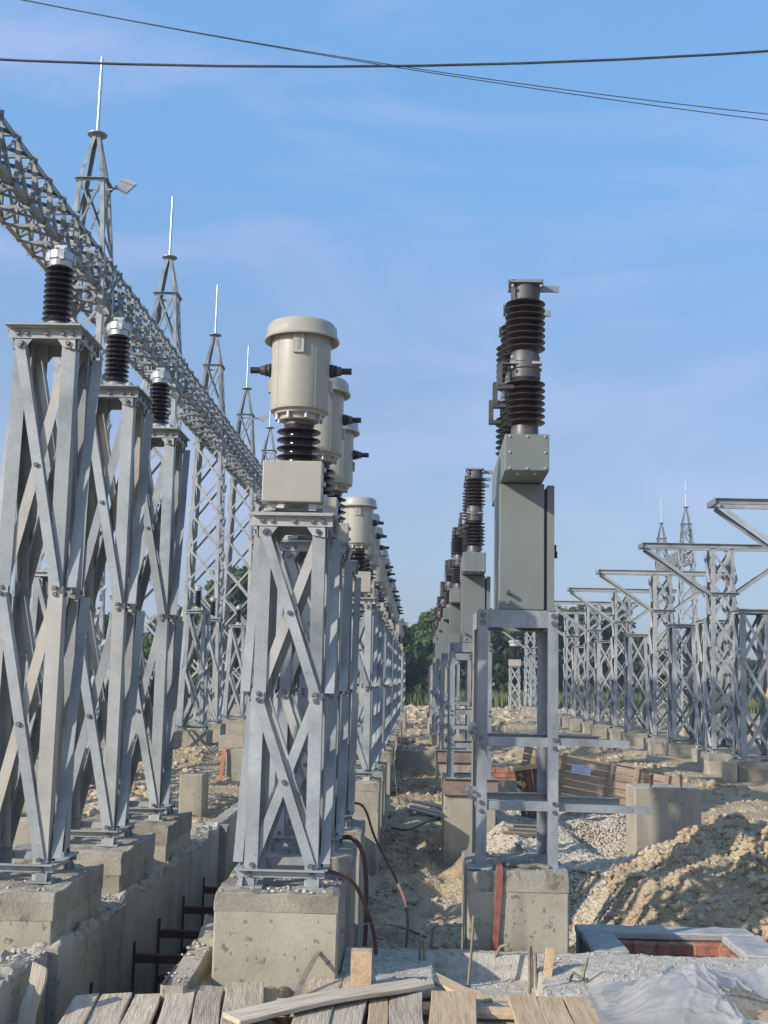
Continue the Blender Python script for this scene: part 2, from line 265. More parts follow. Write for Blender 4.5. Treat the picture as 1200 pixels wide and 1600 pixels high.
# numpy noise
_rng = np.random.RandomState(5); _P = _rng.rand(512, 512)
def vnoise(x, y):
    xi = np.floor(x).astype(int); yi = np.floor(y).astype(int); fx = x-xi; fy = y-yi
    fx = fx*fx*(3-2*fx); fy = fy*fy*(3-2*fy)
    a = _P[xi % 512, yi % 512]; b = _P[(xi+1) % 512, yi % 512]; c = _P[xi % 512, (yi+1) % 512]; d = _P[(xi+1) % 512, (yi+1) % 512]
    return (a*(1-fx)+b*fx)*(1-fy)+(c*(1-fx)+d*fx)*fy - 0.5
def fbm(x, y, o=5, g=0.5):
    s = 0; a = 1.0
    for k in range(o): s = s+a*vnoise(x*2**k+17*k, y*2**k+9*k); a *= g
    return s
def billow(x, y, o=4, g=0.55):
    s = 0; a = 1.0
    for k in range(o): s = s+a*(0.5-np.abs(vnoise(x*2**k+31*k, y*2**k+7*k))*2); a *= g
    return s
def sst(a, b, x): t = np.clip((x-a)/(b-a), 0, 1); return t*t*(3-2*t)
def band(x, a, b, w): return sst(a-w, a, x)*(1-sst(b, b+w, x))

# ------------------------------------------------------------------ ground
SKEW = 0.0075      # the rows of equipment run this much to the right of the y axis
def ground_h(x, y):
    y = np.asarray(y, float); x = np.asarray(x, float)-SKEW*np.maximum(0, y-9)
    rough = band(y, 4, 70, 6)*band(x, -12, 14, 5)
    h = 0.05*fbm(x*0.35, y*0.35, 3) + rough*(0.10*fbm(x*0.9+3, y*0.9, 4))
    near = band(y, 5, 34, 6)*band(x, -9, 11, 3)
    h = h + near*0.05*(billow(x*2.2, y*2.2, 4)-0.3)
    # excavated lane between the two rows of plinths
    prof = np.interp(y, [5, 8.4, 9, 15.5, 16.6, 18.6, 24.6, 25.6, 27, 30, 33, 36, 40, 44], [-0.35, -0.5, -0.66, -0.62, -0.58, -0.27, -0.16, 0.0, 0.22, 0.36, 0.05, -0.25, 0.1, 0])
    lane = band(x, -0.5, 0.55, 0.22)*band(y, 5, 44, 1)
    h = h*(1-lane*0.4) + lane*prof
    h = h + lane*band(y, 8, 30, 2)*0.13*(billow(x*2.6+5, y*2.6, 4)-0.35)
    # dug-out round the first breaker: joins the lane, rises to the gravel bed and the heap
    lo = -0.55*(1-sst(0.95, 1.9, x+0.25*fbm(x*1.3, y*1.3, 3)+0.9*sst(11.6, 13.6, y)-0.4))*band(y, 5, 16.5, 0.5)*sst(0.2, 0.4, x)
    lo = np.minimum(lo, -0.50*band(x, 0.9, 2.9, 0.5)*band(y, 5, 9.7, 0.9))
    h = np.minimum(h, lo*1.1+0.06*(billow(x*2.4, y*2.4+3, 4)-0.35)+np.where(x > 0.3, 0.0, 9.0)+0.9*(lo > -0.03))
    h = h-0.08*band(x, 1.5, 3.2, 0.3)*band(y, 11.4, 20, 0.6)
    dg2 = band(x, 2.5, 4.3, 0.5)*band(y, 14.2, 16.6, 0.6); h = h-0.33*dg2
    # spoil heap on the right
    mo = np.exp(-(((x-4.1)/1.35)**2+((y-12.1)/1.5)**2)**1.2)
    mo2 = np.exp(-(((x-3.12)/0.6)**2+((y-12.4)/0.9)**2)**1.2)
    mo3 = np.exp(-(((x-3.2)/1.35)**2+((y-10.9)/1.05)**2)**1.2)
    m = 0.24*mo+0.30*mo2+0.20*mo3
    mk = np.clip(m*2.6, 0, 1)
    h = h + m + mk*(0.14*(billow(x*1.7+2, y*1.7+8, 3, 0.6)-0.35)+0.19*(billow(x*3.6+7, y*3.6, 4, 0.62)-0.3)+0.06*fbm(x*14, y*14, 2))
    # soft spoil ridges farther off
    for cx, cy, sx, sy, a in ((5.0, 20.5, 1.6, 0.9, 0.22), (4.6, 29, 1.5, 1.4, 0.35), (2.6, 31, 1.3, 1.5, 0.3), (9.8, 24, 1.8, 5, 0.4), (-4.6, 24.5, 1.0, 1.2, 0.35), (-3.6, 17.5, 1.2, 0.8, 0.18), (-4.0, 30, 1.5, 1.5, 0.35), (3.2, 44, 2, 2, 0.4), (11, 36, 3, 5, 0.4)):
        e = np.exp(-(((x-cx)/sx)**2+((y-cy)/sy)**2)); h = h+a*e+0.10*e*billow(x*1.7, y*1.7, 4)
    # cable trench and the footing trench floors
    h = np.where((x > -2.12) & (x < -1.38) & (y < 24), -1.15, h)
    # low under the slab and the pit
    h = np.where((x > -0.45) & (x < 6), h*sst(8.2, 8.5, y)+(1-sst(8.2, 8.5, y))*np.minimum(h, -0.3), h)
    pm = band(x, 1.38, 2.62, 0.08)*band(y, 7, 9.35, 0.08); h = h*(1-pm)+pm*np.minimum(h, -0.45)
    return h
def axis(segs):
    out = [segs[0][0]]
    for a, b, st in segs:
        n = max(1, int(round((b-a)/st))); out += [a+(b-a)*(k+1)/n for k in range(n)]
    return np.array(out)
gx = axis([(-900, -200, 140), (-200, -40, 20), (-40, -10, 1.5), (-10, -4.5, 0.18), (-4.5, -0.5, 0.07), (-0.5, 5.2, 0.038), (5.2, 5.6, 0.08), (5.6, 12, 0.16), (12, 40, 1.4), (40, 200, 20), (200, 900, 140)])
gy = axis([(-60, 0, 10), (0, 6, 0.6), (6, 8.4, 0.12), (8.4, 14.4, 0.038), (14.4, 18, 0.06), (18, 30, 0.10), (30, 48, 0.25), (48, 80, 0.8), (80, 160, 5), (160, 1500, 120)])
GX, GY = np.meshgrid(gx, gy); GZ = ground_h(GX, GY)
nx, ny = len(gx), len(gy)
me = bpy.data.meshes.new('ground')
co = np.stack([GX, GY, GZ], -1).reshape(-1, 3)
idx = (np.arange(ny-1)[:, None]*nx+np.arange(nx-1)[None, :]).reshape(-1)
quads = np.stack([idx, idx+1, idx+nx+1, idx+nx], 1)
me.vertices.add(len(co)); me.vertices.foreach_set('co', co.astype(np.float32).ravel())
me.loops.add(quads.size); me.loops.foreach_set('vertex_index', quads.astype(np.int32).ravel())
me.polygons.add(len(quads)); me.polygons.foreach_set('loop_start', (np.arange(len(quads))*4).astype(np.int32)); me.polygons.foreach_set('use_smooth', np.ones(len(quads), bool))
me.update(); me.validate(); me.materials.append(M['soil'])
ground = bpy.data.objects.new('ground', me); C.objects.link(ground); ground['kind'] = 'structure'
def gh(x, y): return float(ground_h(np.array([x]), np.array([y]))[0])

# ------------------------------------------------------------------ concrete
def rough_block(name, d, m='conc', parent=None, amp=0.006, seg=0.09, bev=0.018, loc=None, seed=0, top=None):
    """a cast block, origin at the centre of its top face; uneven faces and chipped edges; top(x,y) may lower the top"""
    bm = bmesh.new(); bmesh.ops.create_cube(bm, size=1)
    for v in bm.verts: v.co = V((v.co.x*d[0], v.co.y*d[1], (v.co.z-0.5)*d[2]))
    bmesh.ops.bevel(bm, geom=bm.edges[:], offset=bev, segments=1, affect='EDGES')
    for ax in range(3):
        n = min(int(d[ax]/seg), 130)
        for k in range(1, n):
            p = [0, 0, 0]; p[ax] = (-d[ax]/2 if ax < 2 else -d[2]) + d[ax]*k/n; nn = [0, 0, 0]; nn[ax] = 1
            bmesh.ops.bisect_plane(bm, geom=bm.verts[:]+bm.edges[:]+bm.faces[:], plane_co=p, plane_no=nn)
    rnd = random.Random(seed*7+3); ox, oy = rnd.random()*200, rnd.random()*200
    cs = np.array([v.co[:] for v in bm.verts])
    n1 = fbm(cs[:, 0]*4+ox+cs[:, 2]*3.1, cs[:, 1]*4+oy-cs[:, 2]*2.7, 4)
    n2 = fbm(cs[:, 1]*4+ox+50+cs[:, 2]*2.3, cs[:, 2]*4+oy+cs[:, 0]*3.3, 4)
    n3 = fbm(cs[:, 0]*6+ox+90, cs[:, 1]*6+oy+31, 4, 0.7)
    for i, v in enumerate(bm.verts):
        if top and v.co.z > -0.03: v.co.z += top(v.co.x, v.co.y)
        up = v.co.z > -0.03
        sd_ = amp*1.8 if up else min(amp, 0.004)*0.9
        v.co += V((n1[i]*sd_, n2[i]*sd_, n3[i]*amp*2.2 if up else 0))
    me = bpy.data.meshes.new(name); bm.to_mesh(me); bm.free(); me.materials.append(M[m])
    o = bpy.data.objects.new(name, me); C.objects.link(o)
    if parent: o.parent = parent
    if loc: o.location = loc
    return o
def plinth_proto(sx, sy, h, cap=0.16, seed=1):
    r = empty('concrete_plinth')
    b = rough_block('shaft', (sx-0.008, sy-0.008, h-cap+0.03), 'conc', r, 0.004, 0.08, 0.012, seed=seed); b.location = (0, 0, -cap+0.03)
    rough_block('mortar_cap', (sx, sy, cap), 'cap', r, 0.012, 0.045, 0.007, seed=seed+1)
    return r

# ------------------------------------------------------------------ lattice steel
def lattice(root, w0, w1, h, panels, leg=0.09, br=0.06, t=0.008, plate=None, detail=True, splice=None, simple=False, z0=0.0, base=True, outflange=True, m='galv'):
    """square lattice column from z0 up; panels = heights of the panel lines"""
    wz = lambda z: w0+(w1-w0)*(z-z0)/(h-z0)
    sp = [z0] + (splice or []) + [h]
    legsb = MB() if simple else None
    for sx in (-1, 1):
        for sy in (-1, 1):
            for k in range(len(sp)-1):
                za, zb = sp[k], sp[k+1]; ofs = 0.009*(len(sp)-2-k)
                zt = zb+0.05 if k < len(sp)-2 else zb
                A = V((sx*(wz(za)/2+ofs), sy*(wz(za)/2+ofs), za)); B = V((sx*(wz(zb)/2+ofs), sy*(wz(zb)/2+ofs), zt))
                mb = MB(); mb.angle(A, B, (-sx, 0, 0), (0, -sy, 0), leg, t); mb.build('leg', m, root)
    allb = MB() if simple else None
    bolts = MB()
    for n, u in ((V((0, -1, 0)), V((1, 0, 0))), (V((0, 1, 0)), V((-1, 0, 0))), (V((-1, 0, 0)), V((0, -1, 0))), (V((1, 0, 0)), V((0, -1, 0)))):
        side = abs(n.x) > 0.5
        for k in range(len(panels)-1):
            za, zb = panels[k]+0.02, panels[k+1]-0.02
            def pt(z, s, off): w = wz(z); return n*(w/2+off)+u*(s*(w/2-leg*0.45))+V((0, 0, z))
            for q, s in enumerate((1, -1)):
                off = (t+0.014) if q == 0 else -(t+0.004)
                A, B = pt(za, s, off), pt(zb, -s, off)
                ax = (B-A).normalized(); e1 = ax.cross(n).normalized()
                if e1.z > 0: e1 = -e1
                A2 = A-e1*br*0.5; B2 = B-e1*br*0.5
                e2 = n if (q == 0 and side and outflange) else -n
                mb = allb if simple else MB()
                mb.angle(A2, B2, e1, e2, br, 0.006)
                if not simple: mb.build('brace', m, root)
                if detail:
                    for P in (A, B): bolts.bolt(P+n*(0.002 if q == 0 else 0.02), n, 0.017, 0.016)
            if detail: bolts.bolt(pt((za+zb)/2, 0, t+0.014), n, 0.017, 0.016)
    if simple: allb.build('bracing', m, root, stuff=True)
    if base:
        zb = z0+0.115
        for n, u in ((V((0, -1, 0)), V((1, 0, 0))), (V((0, 1, 0)), V((1, 0, 0))), (V((-1, 0, 0)), V((0, 1, 0))), (V((1, 0, 0)), V((0, 1, 0)))):
            w = wz(zb)+0.05; c = n*(w/2-0.004)+V((0, 0, zb)); ex = 0.0 if abs(n.x) > .5 else 0.03
            mb = MB(); mb.angle(c-u*(w/2+ex), c+u*(w/2+ex), n, (0, 0, -1), 0.05, 0.006); mb.build('base_bar', m, root)
            if detail:
                for s in (-1, 1): bolts.bolt(c+u*s*(w/2-0.05)+n*0.006-V((0, 0, 0.03)), n, 0.016, 0.014)
        for sx in (-1, 1):
            for sy in (-1, 1):
                x, y = sx*w0/2, sy*w0/2
                mb = MB(); mb.box((x-sx*0.03, y-sy*0.03, z0+0.006), (0.17, 0.17, 0.012))
                for e in (V((sx, 0, 0)), V((0, sy, 0))):
                    f = V((0, sy, 0)) if abs(e.x) > .5 else V((sx, 0, 0))
                    o = V((x, y, z0+0.012))+f*0.012
                    mb.prism(o, o+f*0.008, [(-0.06, 0), (0.055, 0), (0.012, 0.10), (-0.06, 0.10)], e, V((0, 0, 1)))
                mb.build('foot', m, root)
    if plate:
        px, py = plate
        MB().box((0, 0, h+0.006), (px, py, 0.012)).build('top_plate', m, root)
        for n, u, lw in ((V((0, -1, 0)), V((1, 0, 0)), px), (V((0, 1, 0)), V((1, 0, 0)), px), (V((-1, 0, 0)), V((0, 1, 0)), py), (V((1, 0, 0)), V((0, 1, 0)), py)):
            w = w1+0.03; c = n*(w/2+0.002)+V((0, 0, h-0.001))
            ll = lw/2-0.01 if abs(n.y) > .5 else w/2-0.02
            mb = MB(); mb.angle(c-u*ll, c+u*ll, (0, 0, -1), n, 0.075, 0.008, 0.05); mb.build('top_bar', m, root)
            if detail:
                for s in (-0.36, -0.24, 0.02, 0.24, 0.36): bolts.bolt(c+u*lw*s+n*0.008-V((0, 0, 0.04)), n, 0.017, 0.016)
                for s in (-1, 1):
                    o = c+n*(-0.004)+u*s*(w1/2)
                    g = MB(); g.prism(o-n*0.004, o+n*0.005, [(0, -0.07), (-0.13, -0.07), (-0.085, -0.13), (0, -0.145)], u*s, V((0, 0, 1))); g.build('gusset', m, root)
                    bolts.bolt(o-u*s*0.05+n*0.006-V((0, 0, 0.105)), n, 0.017, 0.016)
    if detail and bolts.v: bolts.build('bolts', 'bolt', root, stuff=True)
    return root

# ------------------------------------------------------------------ insulator profile
def sheds(z0, z1, n, rc, rs, thick=0.30):
    p = [(rc, z0)]; pitch = (z1-z0)/n
    for k in range(n):
        z = z0+k*pitch
        p += [(rc, z+pitch*0.18), (rc*1.06+0.004, z+pitch*0.24), (rs*0.97, z+pitch*0.36), (rs, z+pitch*0.43), (rs*0.985, z+pitch*0.52), (rc+0.35*(rs-rc), z+pitch*0.72), (rc*1.03, z+pitch*0.86)]
    return p+[(rc, z1)]

# ------------------------------------------------------------------ current transformer
def make_ct():
    r = empty('current_transformer')
    # local z=0 on the support's top plate
    mb = MB(); mb.box((0, 0, 0.03), (0.40, 0.40, 0.022))
    for sx in (-1, 1):
        for sy in (-1, 1): mb.box((sx*0.15, sy*0.15, 0.01), (0.07, 0.07, 0.02))
    mb.lathe([(0.16, 0.04), (0.155, 0.07), (0.115, 0.10), (0.11, 0.17)], 28); mb.build('base_casting', 'cream', r, 40)
    tb = MB(); tb.box((0, -0.285, 0.205), (0.395, 0.13, 0.285)); tbo = tb.build('terminal_box', 'cream', r)
    bv = tbo.modifiers.new('bevel', 'BEVEL'); bv.width = 0.008; bv.segments = 2
    h = MB(); h.box((0.205, -0.26, 0.30), (0.022, 0.03, 0.03)); h.build('latch', 'silver', tbo)
    h = MB(); h.box((0.205, -0.26, 0.20), (0.022, 0.03, 0.03)); h.build('latch', 'silver', tbo)
    h = MB()
    for sx in (-1, 1): h.box((sx*0.135, -0.25, 0.035), (0.05, 0.09, 0.05))
    h.box((0.21, -0.27, 0.10), (0.035, 0.05, 0.05)).cyl((0.21, -0.27, 0.05), (0.21, -0.27, 0.10), 0.017)
    h.build('bracket', 'silver', tbo)
    MB().lathe(sheds(0.16, 0.655, 8, 0.098, 0.152), 40).build('insulator', 'porcelain', r, 35)
    MB().lathe([(0.098, 0.655), (0.106, 0.665), (0.106, 0.70), (0.10, 0.705)], 36).build('collar', 'fitting', r, 30)
    nk = MB(); nk.lathe([(0.125, 0.695), (0.14, 0.70), (0.142, 0.735), (0.175, 0.74), (0.178, 0.765)], 36)
    nk.build('neck_flange', 'cream', r, 30)
    bl = MB()
    for k in range(8):
        a = k*math.pi/4+0.39; bl.cyl((0.16*math.cos(a), 0.16*math.sin(a), 0.70), (0.16*math.cos(a), 0.16*math.sin(a), 0.745), 0.012, n=6)
    bl.build('bolts', 'silver', r, stuff=True)
    tk = MB(); tk.lathe([(0.185, 0.755), (0.203, 0.765), (0.207, 0.785), (0.207, 1.36)], 56); tko = tk.build('tank', 'cream', r, 30)
    lid = MB(); lid.lathe([(0.21, 1.325), (0.245, 1.295), (0.262, 1.285), (0.265, 1.295), (0.247, 1.335), (0.245, 1.385), (0.225, 1.412), (0.19, 1.42), (0.0005, 1.425)], 56); lid.build('lid', 'cream', r, 40)
    for a_ in (-2.35, -0.95, 0.9):
        MB().box((0.2075*math.cos(a_), 0.2075*math.sin(a_), 1.05), (0.003, 0.008, 0.55), Matrix.Rotation(a_, 3, 'Z')).build('weld_seam', 'cream', tko)
    g = MB(); g.box((0, -0.212, 1.235), (0.074, 0.02, 0.165)); go = g.build('oil_gauge', 'cream', tko)
    MB().box((0, -0.2225, 1.235), (0.02, 0.006, 0.115)).build('gauge_glass', 'galvdark', go)
    for s in (-1, 1):
        b = MB(); b.lathe([(0.03, 0), (0.047, 0.004), (0.05, 0.012), (0.047, 0.022), (0.04, 0.03), (0.046, 0.04), (0.034, 0.052)], 20)
        rot = Matrix.Rotation(s*math.pi/2, 3, 'Y'); b.v = [tuple(rot @ V(v)+V((s*0.205, 0, 1.075))) for v in b.v]
        bo = b.build('bushing', 'black', r, 40)
        MB().cyl((s*0.255, 0, 1.075), (s*0.283, 0, 1.075), 0.036, 0.033, 16).build('clamp_nut', 'fitting', bo, 30)
        MB().cyl((s*0.283, 0, 1.075), (s*0.355, 0, 1.075), 0.0235, n=16).build('terminal', 'black', bo, 30)
        MB().box((s*0.214, 0, 0.955), (0.02, 0.05, 0.09)).build('lifting_lug', 'cream', r)
    return r

# ------------------------------------------------------------------ post insulator (surge arrester)
def make_post():
    r = empty('post_insulator')
    mb = MB(); mb.lathe([(0.10, 0), (0.10, 0.018), (0.085, 0.03), (0.07, 0.085), (0.06, 0.10)], 28)
    for k in range(4):
        a = k*math.pi/2+0.78; mb.box((0.085*math.cos(a), 0.085*math.sin(a), 0.03), (0.04, 0.04, 0.06))
    mb.build('base_casting', 'silver', r, 40)
    MB().lathe(sheds(0.095, 0.50, 10, 0.062, 0.103), 36).build('insulator', 'porcelain', r, 35)
    mb = MB(); mb.lathe([(0.058, 0.495), (0.075, 0.50), (0.078, 0.54), (0.088, 0.55), (0.088, 0.605), (0.06, 0.615)], 28)
    for k in range(4):
        a = k*math.pi/2+0.4; mb.box((0.085*math.cos(a), 0.085*math.sin(a), 0.565), (0.03, 0.03, 0.06))
    mb.build('cap', 'silver', r, 40)
    mb = MB(); mb.box((0, -0.02, 0.635), (0.09, 0.012, 0.05)); mb.box((0, 0.02, 0.622), (0.09, 0.08, 0.012)); mb.cyl((0.03, -0.04, 0.64), (0.03, 0, 0.64), 0.01, n=8); mb.cyl((-0.03, -0.04, 0.64), (-0.03, 0, 0.64), 0.01, n=8)
    mb.build('line_terminal', 'silver', r)
    mb = MB(); mb.lathe([(0.035, 0), (0.035, 0.05), (0.02, 0.07)], 14, (0.13, -0.06, 0.01)); mb.build('earth_stud', 'galvdark', r, 40)
    return r

# ------------------------------------------------------------------ circuit breaker on its frame
CBW = 0.59
def make_breaker_frame():
    r = empty('breaker_stand')   # local origin: plinth top, centre of the frame
    h = 1.86; hw, hd = CBW/2, 0.365; bl = MB()
    for sx in (-1, 1):
        for sy in (-1, 1):
            mb = MB(); mb.angle((sx*hw, sy*hd, 0.012), (sx*hw, sy*hd, h), (-sx, 0, 0), (0, -sy, 0), 0.075, 0.008); mb.build('leg', 'galvblue', r)
            MB().box((sx*(hw-0.03), sy*(hd-0.03), 0.006), (0.18, 0.16, 0.012)).build('base_plate', 'galvblue', r)
            for z in (h-0.04, h-0.095): bl.bolt((sx*(hw-0.035), sy*(hd+0.0), z), (0, sy, 0), 0.02, 0.02)
    for sy in (-1, 1):
        y = sy*(hd-0.009); mb = MB(); mb.prism((-hw+0.076, y, h-0.065), (hw-0.076, y, h-0.065), [(0, -0.065), (0, 0.065), (-0.05, 0.065), (-0.05, 0.057), (-0.008, 0.057), (-0.008, -0.057), (-0.05, -0.057), (-0.05, -0.065)], V((0, sy, 0)), V((0, 0, 1)))
        mb.build('top_channel', 'galvblue', r)
    for sx in (-1, 1):
        x = sx*(hw-0.009); mb = MB(); mb.prism((x, -hd+0.01, h-0.065), (x, hd-0.01, h-0.065), [(0, -0.065), (0, 0.065), (-0.05, 0.065), (-0.05, 0.057), (-0.008, 0.057), (-0.008, -0.057), (-0.05, -0.057), (-0.05, -0.065)], V((sx, 0, 0)), V((0, 0, 1)))
        mb.build('top_channel', 'galvblue', r)
    for z in (0.93, 0.475):
        for sy in (-1, 1):
            y = sy*(hd-0.012); mb = MB(); mb.angle((-hw+0.01, y, z), (hw-0.01, y, z), (0, 0, -1), (0, -sy, 0), 0.065, 0.006); mb.build('cross_bar', 'galvblue', r)
            for sx in (-1, 1): bl.bolt((sx*(hw-0.03), sy*hd, z-0.01), (0, sy, 0), 0.016, 0.016); bl.bolt((sx*(hw-0.03), sy*hd, z-0.07), (0, sy, 0), 0.016, 0.016)
        mb = MB(); mb.angle((-hw-0.004, -hd+0.01, z+0.02), (-hw-0.004, hd-0.01, z+0.02), (0, 0, -1), (-1, 0, 0), 0.06, 0.006, 0.045); mb.build('cross_bar', 'galvblue', r)
        mb = MB(); mb.box((-hw-0.03, -hd+0.03, z+0.05), (0.05, 0.008, 0.1)); mb.box((-hw-0.03, -hd+0.05, z+0.035), (0.06, 0.05, 0.03)); mb.build('cleat', 'silver', r)
        bl.bolt((-hw-0.02, -hd+0.0, z+0.06), (0, -1, 0), 0.016, 0.03); bl.bolt((-hw-0.04, -hd+0.01, z+0.03), (0, -1, 0), 0.016, 0.03)
    bl.build('bolts', 'bolt', r, stuff=True)
    return r
def make_breaker():
    r = empty('circuit_breaker')   # local origin: top of the stand, centre
    cb = MB(); cb.box((-0.02, 0.0, 0.475), (0.335, 0.73, 0.95)); co_ = cb.build('cabinet', 'greypaint', r)
    bv = co_.modifiers.new('bevel', 'BEVEL'); bv.width = 0.006; bv.segments = 2
    MB().box((0.16, 0, 0.46), (0.018, 0.70, 0.90)).build('gasket', 'black', co_)
    d = MB(); d.box((0.195, -0.0, 0.465), (0.052, 0.74, 0.945)); do = d.build('door', 'greypaint', co_)
    k = MB(); k.box((0.235, -0.25, 0.47), (0.025, 0.03, 0.06)); k.cyl((0.245, -0.25, 0.40), (0.245, -0.25, 0.45), 0.012, n=8); k.build('padlock', 'black', do)
    k = MB(); k.box((-0.125, -0.372, 0.055), (0.03, 0.014, 0.03)); k.build('cover_plate', 'silver', co_)
    k = MB(); k.cyl((-0.12, -0.365, 0.12), (-0.12, -0.43, 0.125), 0.014, n=10); k.build('lever', 'fitting', co_, 30)
    b = MB(); b.box((-0.025, 0, 1.09), (0.315, 1.72, 0.27)); bo = b.build('linkage_housing', 'greypaint', r)
    bv = bo.modifiers.new('bevel', 'BEVEL'); bv.width = 0.006; bv.segments = 2
    MB().box((-0.025, -0.864, 1.09), (0.305, 0.008, 0.258)).build('end_cover', 'greypaint', bo)
    s = MB()
    for x in (-0.15, -0.025, 0.10):
        for z in (0.975, 1.09, 1.205):
            if not (x == -0.025 and z == 1.09): s.bolt((x, -0.868, z), (0, -1, 0), 0.009, 0.009)
    for x in (-0.085, 0.04): s.bolt((x, -0.77, 0.955), (0, 0, -1), 0.01, 0.01)
    s.build('screws', 'boltbright', bo, stuff=True)
    for j, y in enumerate((-0.58, 0.0, 0.58)):
        X = -0.02
        p = MB(); p.lathe([(0.09, 1.67), (0.10, 1.68), (0.115, 1.70), (0.115, 1.76), (0.125, 1.77), (0.125, 1.79), (0.125, 1.81), (0.115, 1.82), (0.108, 1.88), (0.09, 1.93)], 30, (X, y, 0)); po = p.build('pole', 'fitting', r, 30)
        MB().box((X, y, 1.80), (0.235, 0.235, 0.02)).build('middle_plate', 'galvdark', po)
        MB().lathe([(0.125, 1.225), (0.125, 1.245), (0.105, 1.25), (0.10, 1.33), (0.09, 1.36)], 30, (X, y, 0)).build('base_flange', 'fitting', po, 30)
        MB().lathe([(0.09, 2.29), (0.105, 2.30), (0.11, 2.36), (0.11, 2.42)], 30, (X, y, 0)).build('top_cap', 'fitting', po, 30)
        MB().box((X, y, 2.425), (0.245, 0.245, 0.02)).build('top_plate', 'galvdark', po)
        MB().lathe(sheds(1.345, 1.685, 7, 0.088, 0.150), 40, (X, y, 0)).build('insulator', 'porcelainbrown', po, 35)
        MB().lathe(sheds(1.91, 2.305, 8, 0.088, 0.150), 40, (X, y, 0)).build('insulator', 'porcelainbrown', po, 35)
        q = MB(); q.box((X+0.17, y-0.02, 2.395), (0.16, 0.012, 0.05)); q.build('line_terminal', 'galvdark', po)
        q = MB(); q.box((X-0.13, y-0.119, 2.385), (0.008, 0.02, 0.09)); q.box((X+0.118, y-0.11, 2.385), (0.012, 0.02, 0.085)); q.build('side_plate', 'fitting', po)
        q = MB(); q.box((X-0.155, y-0.08, 1.795), (0.11, 0.07, 0.014)); q.box((X-0.193, y-0.08, 1.70), (0.038, 0.07, 0.18)); q.box((X-0.15, y-0.08, 1.615), (0.12, 0.07, 0.028)); q.build('lower_terminal', 'fitting', po)
        q = MB()
        for sx in (-1, 1):
            for z in (1.76, 1.84, 2.385, 2.44): q.bolt((X+sx*0.105, y-0.118, z), (0, -1, 0), 0.011, 0.012)
            q.bolt((X+sx*0.09, y-0.118, 1.25), (0, -1, 0), 0.009, 0.012)
        q.build('screws', 'boltbright', po, stuff=True)
    return r

# ------------------------------------------------------------------ gantry
GX0, BT, BB, BW = -6.37, 9.76, 8.99, 0.72      # beam centre x, top, bottom, width
def make_gantry_column(flood=False, simple=False):
    r = empty('gantry_column')
    n = 9; hs = [0.05+(BT-0.45)*k/n for k in range(n+1)]
    lattice(r, 1.12, 0.76, BT-0.4, hs, 0.10, 0.055, 0.009, None, False, [BT*0.33-.2, BT*0.66-.2], simple=simple)
    # spire above the beam
    zt, zm, ztop, ztip = BT-0.4, 10.88, 11.87, 13.50
    wm, wt = 0.50, 0.13
    for sx in (-1, 1):
        for sy in (-1, 1):
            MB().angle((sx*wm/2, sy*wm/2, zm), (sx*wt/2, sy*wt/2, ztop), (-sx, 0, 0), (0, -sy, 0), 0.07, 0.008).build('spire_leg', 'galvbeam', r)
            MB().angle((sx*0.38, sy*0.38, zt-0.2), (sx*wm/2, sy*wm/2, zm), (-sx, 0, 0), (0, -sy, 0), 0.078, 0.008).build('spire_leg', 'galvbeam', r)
    for n_, u in ((V((0, -1, 0)), V((1, 0, 0))), (V((0, 1, 0)), V((1, 0, 0))), (V((-1, 0, 0)), V((0, 1, 0))), (V((1, 0, 0)), V((0, 1, 0)))):
        c = n_*(wm/2+0.01)+V((0, 0, zm)); MB().angle(c-u*(wm/2+0.03), c+u*(wm/2+0.03), n_, (0, 0, -1), 0.06, 0.007).build('ring_bar', 'galvdark', r)
        for s in (-1, 1):
            A = n_*0.33+u*s*0.30+V((0, 0, BT-0.25)); B = n_*(wm/2)+u*(-s)*(wm/2-0.04)+V((0, 0, zm-0.05))
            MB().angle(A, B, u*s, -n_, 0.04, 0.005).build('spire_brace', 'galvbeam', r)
    MB().lathe([(0.05, ztop-0.01), (0.19, ztop), (0.19, ztop+0.02), (0.05, ztop+0.05)], 16).build('spire_cap', 'galvdark', r, 30)
    rod = MB().cyl((0, 0, ztop), (0, 0, ztip), 0.033, 0.026, 10).build('lightning_rod', 'rod', r, 40)
    if flood:
        f = MB(); rot = Matrix.Rotation(0.5, 3, 'Y') @ Matrix.Rotation(-0.5, 3, 'X'); f.box((0.62, -0.05, 10.82), (0.27, 0.05, 0.34), rot); fo = f.build('floodlight', 'galv', r)
        MB().bar((0.27, 0, 10.75), (0.55, -0.03, 10.8), 0.03, 0.03).build('arm', 'galvdark', fo)
    return r
